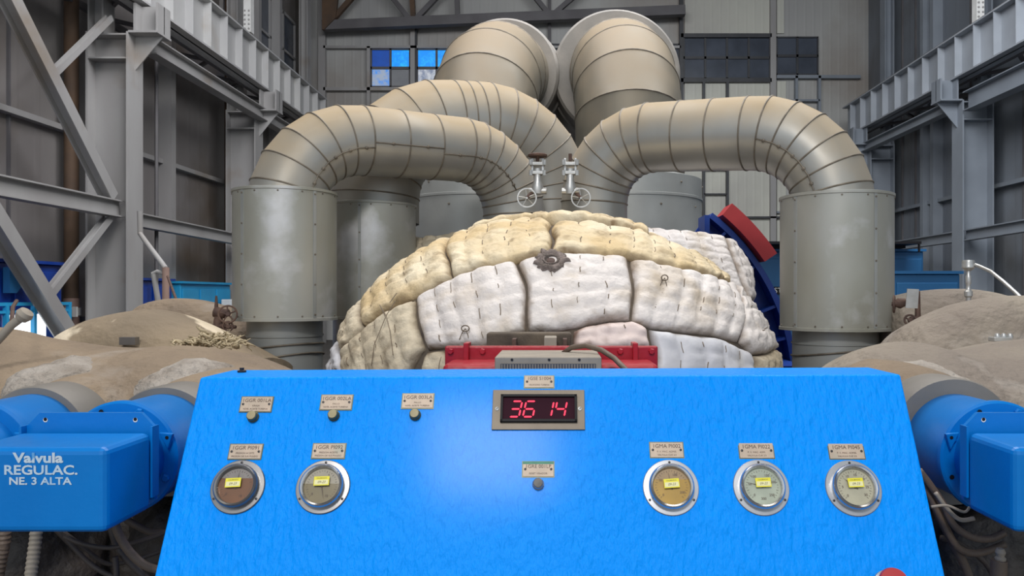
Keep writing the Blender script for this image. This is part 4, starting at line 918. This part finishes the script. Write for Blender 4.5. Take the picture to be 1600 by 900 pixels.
# small buttons
for (px,py,dk,l) in ((396,651,0,'small olive button below plate 1GGR 001LA'),(522,649,0,'small olive button below plate 1GGR 002LA'),(649,648,0,'small olive button below plate 1GGR 003LA'),(841,756,1,'small dark button with a silver rim below the green edged plate')):
    c = panel(px,py+1); t = empty('push_button', c, l, 'button', 'small round buttons on the console')
    MB().lathe(c, PN, [(.0145,0),(.0145,.004),(.0125,.006),(.0125,.016),(.0105,.018)], 28).build('rim', M['chrome' if dk else 'button_side'], t, smooth=2)
    MB().lathe(c, PN, [(.0115,.0165),(.0105,.0185),(0,.019)], 28).build('face', M['button_dark' if dk else 'bronze'], t, smooth=2)
# digital display
dc = panel(841.5,641); t = empty('digital_display', dc, 'digital tachometer display showing 3614 in red digits', 'display')
wq = (panel(914,641)-panel(770,641)).length; hq = (panel(841,610)-panel(841,672)).length
MB().obox(dc+PN*.003, EX, EY, PN, wq/2, hq/2, .003).build('mounting_plate', M['bezel_brown'], t, bevel=.001)
bzl = panel(842,640); bw_ = (panel(902,641)-panel(783,641)).length; bh_ = (panel(841,619)-panel(841,661)).length
fr_ = MB()
for (ox,oy,hx,hy) in ((0,bh_/2-.003,bw_/2,.003),(0,-bh_/2+.003,bw_/2,.003),(bw_/2-.003,0,.003,bh_/2),(-bw_/2+.003,0,.003,bh_/2)): fr_.obox(bzl+EX*ox+EY*oy+PN*.010, EX, EY, PN, hx, hy, .006)
fr_.build('bezel', M['black'], t)
sc = MB().obox(bzl+PN*.008, EX, EY, PN, bw_/2-.004, bh_/2-.004, .001).build('screen', M['screen'], t)
for (px,m_) in ((777,'screw'),(906,'screw')):
    s_ = MB().lathe(panel(px,640,.006), PN, [(.0055,0),(.005,.002),(0,.003)], 14).build('screw', M['silver'], t); MB().obox(panel(px,640,.0092), (EX+EY).normalized(), (EY-EX).normalized(), PN, .004, .0006, .0003).build('screw_slot', M['screw'], s_)
def digit(segs, px):
    c = panel(px,641,.0095); dw, dh, k = .0125, .0205, .19; q = MB()
    def pos(x, y): return c+EX*(x+y*k)+EY*y
    S = {'a':((-dw,dh),(dw,dh)),'b':((dw,dh),(dw,0)),'c':((dw,0),(dw,-dh)),'d':((-dw,-dh),(dw,-dh)),'e':((-dw,0),(-dw,-dh)),'f':((-dw,dh),(-dw,0)),'g':((-dw,0),(dw,0))}
    for s in segs:
        a, b = [Vector((*p_,0)) for p_ in S[s]]; L = (b-a).normalized(); a = a+L*.0022; b = b-L*.0022; n_ = Vector((-L.y,L.x,0))*.0021
        pts = [a, a+L*.0022+n_, b-L*.0022+n_, b, b-L*.0022-n_, a+L*.0022-n_]; q.prism([pos(p_.x,p_.y) for p_ in pts], PN*.0006)
    q.build('lit_digit', M['led'], t)
digit('abgcd', 806); digit('acdefg', 827.5); digit('bc', 855.5); digit('bcfg', 876)
# pressure gauges
def gauge(px, py, top, bot, level, label, flange, bez, nums, needle, stick=True, rr=.0655):
    c = panel(px,py); t = empty('pressure_gauge', c, label, 'gauge', 'round pressure gauges on the console')
    MB().lathe(c, PN, [(rr,0),(rr,.003),(rr-.0015,.0045),(rr*.80,.0050),(rr*.79,.010)], 64).build('flange', M[flange], t, smooth=2)
    MB().lathe(c, PN, [(rr*.80,.005),(rr*.81,.018),(rr*.79,.023),(rr*.74,.026),(rr*.68,.024),(rr*.655,.019),(rr*.65,.014)], 64).build('bezel', M[bez], t, smooth=2)
    for a in (90,210,330): MB().lathe(c+(EX*cos(R(a))+EY*sin(R(a)))*rr*.9+PN*.0045, PN, [(.0032,0),(.003,.0012),(0,.0016)], 10).build('screw', M['screw'], t)
    df = MB(); rd = rr*.66; lv = level
    def seg(mb, a0, a1, h):
        pts = [c+(EX*cos(a0+(a1-a0)*k/32)+EY*sin(a0+(a1-a0)*k/32))*rd+PN*h for k in range(33)]; mb.add(pts, [tuple(range(33))])
    if lv is None: seg(df, 0, 2*pi*.9999, .013); dl = df.build('dial', top, t)
    else:
        al = math.asin(lv); seg(df, al, pi-al, .013); dl = df.build('dial', top, t); d2_ = MB(); seg(d2_, pi-al, 2*pi+al, .0132); d2_.build('filling_liquid', bot, t)
    tk = MB()
    for k in range(28):
        a = R(225-270*k/27); u = EX*cos(a)+EY*sin(a); v = EY*cos(a)-EX*sin(a); L = .005 if k%3==0 else .003; tk.obox(c+u*(rd-.006-L/2)+PN*.0136, u, v, PN, L/2, .0004, .0002)
    tk.build('scale_marks', M['ink'], dl)
    for (s, a) in nums: text(s, .0085, c+(EX*cos(R(a))+EY*sin(R(a)))*rd*.66, EX, EY, M['ink'], dl, 'numeral', lift=.0138, thick=.0002)
    a = R(needle); u = EX*cos(a)+EY*sin(a); v = EY*cos(a)-EX*sin(a)
    nd = MB(); nd.prism([c+PN*.0148-u*.008+v*.0015, c+PN*.0148-u*.008-v*.0015, c+PN*.0148+u*rd*.78], PN*.0005); nd.lathe(c+PN*.0142, PN, [(.004,0),(.004,.0015),(0,.002)], 14); nd.build('needle', M['ink'], t)
    MB().lathe(c, PN, [(rd,.0185),(rd*.6,.0195),(0,.020)], 40).build('glass', M['glass'], t, smooth=True)
    if stick:
        q = c+PN*.0203+EX*stick[0]+EY*stick[1]; an = R(stick[2]); u = EX*cos(an)+EY*sin(an); v = EY*cos(an)-EX*sin(an)
        s_ = MB().obox(q, u, v, PN, .0185, .011, .0003).build('sticker', M['yellow'], t, label='yellow sticker')
        MB().obox(q-v*.003+PN*.0004, u, v, PN, .0165, .0055, .0002).build('sticker_field', M['sticker_pale'], s_)
        text('CALIBRADO', .0045, q+v*.0065, u, v, M['ink'], s_, thick=.0001, lift=.0004); text('09-23', .008, q-v*.003, u, v, M['ink'], s_, thick=.0001, lift=.0007, shear=.3)
M['sticker_pale'] = mat('pale_sticker_field', (.78,.74,.40), None, rough=.5)
gauge(372,761, dialmat('grey_dial',(.25,.22,.20)), dialmat('brown_oil',(.17,.06,.012)), .42, 'pressure gauge below plate 1GGR PI091, mostly full of brown liquid', 'dull_chrome', 'dull_chrome', [('0',225),('10',300)], 85, (-.006,.006,3))
gauge(505,761, dialmat('beige_dial',(.33,.29,.21)), dialmat('olive_oil',(.17,.13,.05)), .12, 'pressure gauge below plate 1GGR PI092, half full of olive liquid', 'dull_chrome', 'chrome', [('5',60),('0',225),('10',300)], -75, (0,.010,2))
gauge(1048,762, dialmat('tan_dial',(.36,.23,.10)), dialmat('amber_oil',(.42,.24,.012)), .38, 'pressure gauge below plate 1GMA PI002, full of amber liquid', 'gauge_flange', 'chrome', [('100',70),('50',150),('0',225),('200',330)], 100, (0,.006,4), .068)
gauge(1189,762, dialmat('pale_green_dial',(.42,.46,.36)), None, None, 'pressure gauge with a pale green dial below plate 1GMA PI022', 'gauge_flange', 'chrome', [('50',170),('100',128),('150',62),('200',20),('0',225),('250',-45),('300',-90)], 165, (.002,.008,2), .068)
gauge(1333,763, dialmat('pale_olive_dial',(.46,.43,.31)), None, None, 'rightmost pressure gauge with a cream dial below plate 1GMA PI045', 'gauge_flange', 'chrome', [('0',225),('5',180),('10',120),('15',80),('20',40),('25',0),('30',-40)], 140, (.001,.009,2), .068)

# ================================================================ fittings on the casings
# twin valves on the left
lv = empty('globe_valve', P(345,500,4.7), 'rusty pair of stacked valves with spoked handwheels beside the left drum', 'valve'); dv = 4.72
MB().tube([P(340,517,dv),P(341,500,dv),P(342,490,dv)], [.03,.026,.02], 14).build('valve_body', M['rust'], lv, smooth=2)
MB().tube([P(336,487,dv),P(350,490,dv),P(358,488,dv)], [.035,.03,.02], 14).build('upper_body', M['rust'], lv, smooth=2)
MB().tube([P(336,510,dv),P(350,510,dv),P(369,511,dv)], [.03,.018,.01], 12).build('lower_spindle', M['rust'], lv, smooth=2)
MB().tube([P(338,486,dv),P(338,462,dv)], [.014,.006], 10).build('stem', M['rust'], lv)
h = MB(); handwheel(h, P(356,491,dv-.08), (.3,-1,.2), .052, .006, 5); h.build('handwheel', M['rust'], lv, smooth=2)
h = MB(); handwheel(h, P(356,510,dv-.08), (.5,-1,.1), .028, .006, 4); h.build('handwheel', M['rust'], lv, smooth=2)
# right valves with a silver plate
rv = empty('globe_valve', P(1415,480,4.3), 'rusty valve with handwheels behind a dented silver plate, right of the right drum', 'valve'); dv = 4.25
h = MB(); handwheel(h, P(1397,475,dv), (1,-.5,.0), .045, .006, 4); h.build('handwheel', M['rust'], rv, smooth=2)
MB().tube([P(1397,475,dv),P(1405,474,dv),P(1414,472,dv)], [.014,.03,.022], 12).build('valve_body', M['rust'], rv, smooth=2)
h = MB(); handwheel(h, P(1422,500,dv-.03), (-.3,-1,.2), .028, .006, 4); h.build('handwheel', M['rust'], rv, smooth=2)
MB().tube([P(1424,500,dv),P(1434,496,dv),P(1434,455,dv)], [.02,.016,.012], 12).build('riser', M['rust'], rv, smooth=2)
MB().prism([P(1418,451,dv-.06),P(1436,452,dv-.08),P(1434,482,dv-.07),P(1415,481,dv-.05)], (0,.006,0)).build('dented_plate', M['silver'], rv, label='dented silver plate')
# temperature sensor head with conduit
ts = empty('temperature_sensor', P(1514,482,4.3), 'silver sensor head on a short stem with a conduit running right', 'sensor'); q = P(1513,415,4.3)
MB().lathe(q, Z3, [(0,.032),(.03,.030),(.034,.02),(.032,.0),(.034,-.004),(.034,-.012),(.02,-.026),(.012,-.03)], 28).build('sensor_head', M['silver'], ts, smooth=2)
MB().lathe(q+Vector((0,0,-.20)), Z3, [(.014,-.04),(.014,.02),(.022,.03),(.022,.055),(.013,.065),(.010,.09),(.015,.10),(.015,.14),(.010,.15),(.010,.18)], 18).build('stem', M['silver'], ts, smooth=2)
MB().tube([q+Vector((.02,0,.01)), P(1530,416,4.25), P(1548,424,4.2), P(1568,440,4.1), P(1588,458,4.0), P(1604,474,3.9)], .010, 10).build('conduit', M['silver'], ts, smooth=2)
# manifold block
mf = empty('manifold', P(1568,532,3.2), 'tiny silver manifold with three knobs on the right plastered casing', 'manifold')
MB().box(*bx(1554,527,1583,534,3.2,3.25)).build('block', M['silver'], mf, bevel=.003)
for px in (1558,1568,1578): MB().lathe(P(px,528,3.22), Z3, [(.012,0),(.013,.008),(.008,.018),(0,.02)], 12).build('knob', M['silver'], mf, smooth=2)
lab(MB().box(*bx(186,527,211,539,3.93,3.97)).build('metal_tag', M['dull_chrome']), 'small dull metal tag on the rounded patched casing at the left', 'tag')
# torn fibre heap
fb = MB(); rnd = random.Random(3)
for k in range(170):
    px = rnd.uniform(292,378); py = 541-14*math.exp(-((px-335)/22)**2)*rnd.random()-rnd.uniform(0,6); p = P(px,py,3.25)+Vector((0,rnd.uniform(-.1,.1),0)); pts = [p]
    for j in range(5): p = p+Vector((rnd.uniform(-.02,.02),rnd.uniform(-.02,.02),rnd.uniform(-.012,.014))); pts.append(p)
    w0 = rnd.uniform(.3,.7); fb.tube(pts, [.003*w0,.008*w0,.010*w0,.008*w0,.006*w0,.002*w0], 5)
lab(fb.build('insulation_fibre', M['fibre'], smooth=True), 'heap of torn tan insulation fibre on the left casing', 'fibre', kind='stuff')
# pipe work at the far left edge and behind
ep = empty('capped_pipe', P(20,520,2.6), 'grey pipe with a round cap slanting up at the left picture edge', 'pipe')
MB().tube([P(-30,560,2.6),P(0,528,2.6),P(18,508,2.6),P(34,496,2.6)], .014, 14).build('pipe_body', M['mesh_box'], ep, smooth=2)
MB().lathe(P(38,492,2.6), (.7,0,.75), [(0,-.02),(.020,-.018),(.027,0),(.022,.015),(0,.02)], 20).build('cap', M['mesh_box'], ep, smooth=2)
MB().tube([P(18,508,2.62),P(20,480,2.8),P(26,470,2.9)], .007, 8).build('thin_line', M['rust'], ep)
dp_ = empty('drain_pipe', P(250,440,7.5), 'rusty drain pipes bending down beside the nearest left column', 'pipe')
MB().tube([P(218,330,8.5),P(219,365,8.5),P(228,378,8.3),P(252,410,8),P(259,420,7.8)], .027, 12).build('upper_bend', M['steel'], dp_, smooth=2)
MB().tube([P(259,418,7.8),P(259,470,7.8)], .034, 12).build('drop_leg', M['pink_pipe'], dp_, smooth=2)
MB().tube([P(240,428,7.9),P(247,470,7.9)], .027, 12).build('side_leg', M['steel'], dp_, smooth=2)
MB().tube([P(238,428,7.9),P(246,424,7.9),P(258,428,7.9)], .02, 12).build('cross_link', M['steel'], dp_, smooth=2)
MB().tube([P(262,432,7.6),P(276,470,6.5),P(305,503,5)], .012, 10).build('thin_leg', M['rust'], dp_, smooth=2)
# ---------------------------------------------------------------- hoses and cables low down
def corr(pts, r, name, mt, label):
    P_ = [Vector(p) for p in pts]; out = []; rr = []; L = sum((P_[i+1]-P_[i]).length for i in range(len(P_)-1)); n = int(L/.006)
    for k in range(n+1): out.append(poly_at(P_, k/n)); rr.append(r*(1 if k%2 else .86))
    return lab(MB().tube(out, rr, 14).build(name, M[mt], smooth=2), label, 'hose')
corr([P(58,800,2.05),P(56,840,2.04),P(52,870,2.03),P(44,930,2.0)], .016, 'corrugated_hose', 'mesh_box', 'grey brown corrugated hose hanging below the lettered blue cover')
corr([P(8,800,2.0),P(6,850,2.0),P(0,880,2.0),P(-10,930,2.0)], .016, 'corrugated_hose', 'hose', 'dark corrugated hose at the lower left corner of the photo')
def smooth_pts(pp, d, sub=6):
    p = [P(*(q if len(q)==3 else (*q,d))) for q in pp]; out = []
    for i in range(len(p)-1):
        a = p[max(i-1,0)]; b = p[i]; c = p[i+1]; e = p[min(i+2,len(p)-1)]
        for k in range(sub):
            f = k/sub; out.append(.5*((2*b)+(c-a)*f+(2*a-5*b+4*c-e)*f*f+(3*b-a-3*c+e)*f**3))
    return out+[p[-1]]
def cable(pp, d, r, label, mt='cable'): return lab(MB().tube(smooth_pts(pp,d), r, 10).build('cable', M[mt], smooth=True), label, 'cable', 'loose cables below the valve units')
cable([(85,825),(110,850),(140,880),(175,900),(230,915)], 2.1, .007, 'black cable swinging lowest from under the lettered blue cover')
cable([(98,830),(130,855),(165,880),(200,878),(250,862),(300,845)], 2.15, .006, 'black cable sagging in the middle under the lettered cover')
cable([(100,838),(130,850),(170,856),(210,848),(250,835),(290,815)], 2.05, .006, 'thin cable sagging close under the lettered blue cover')
cable([(178,815),(188,840),(205,865),(230,885),(270,895)], 2.0, .011, 'thick brown cable dropping beside the console at the lower left', 'hose')
cable([(172,815),(180,845),(195,870),(225,900),(255,930)], 2.12, .010, 'thick dark cable behind the brown one at the lower left')
cable([(195,810),(215,822),(240,832),(290,833)], 2.2, .010, 'brown cable running to the console side at the lower left', 'hose')
cable([(180,870),(182,900),(180,940)], 2.1, .008, 'dark cable hanging straight down at the lower left')
cable([(1436,735),(1455,760),(1475,790),(1490,820),(1515,838),(1545,842),(1570,832)], 2.1, .010, 'thick brown cable curving from the console side under the right valve', 'hose')
cable([(1440,748),(1458,785),(1480,830),(1500,858),(1530,864),(1570,850)], 2.12, .010, 'second brown cable sagging lower under the right valve', 'hose')
cable([(1450,755),(1465,800),(1490,850),(1510,890),(1520,930)], 2.15, .012, 'brown cable running down along the console on the right', 'hose')
cable([(1462,770),(1480,795),(1500,812),(1522,810)], 2.05, .006, 'thin grey cable just under the right blue barrel', 'mesh_box')
cable([(1455,792),(1480,790),(1506,800),(1515,792)], 2.02, .0035, 'fine wire tied below the right blue barrel', 'mesh_box')
cable([(1470,840),(1500,850),(1540,880),(1560,920)], 2.2, .008, 'dark cable at the bottom right behind the brown cables')
hd = empty('grease_fitting', P(1563,900,2.0), 'tan fitting standing at the bottom right corner under the valve', 'fitting')
MB().cyl(P(1561,875,2.0), P(1559,940,2.0), .020, 20).build('fitting_body', M['hose'], hd, smooth=2)
MB().lathe(P(1563,878,2.0), Z3, [(.012,0),(.014,.01),(.009,.015),(.013,.025),(.009,.035),(0,.037)], 16).build('fitting_tip', M['mesh_box'], hd, smooth=2)
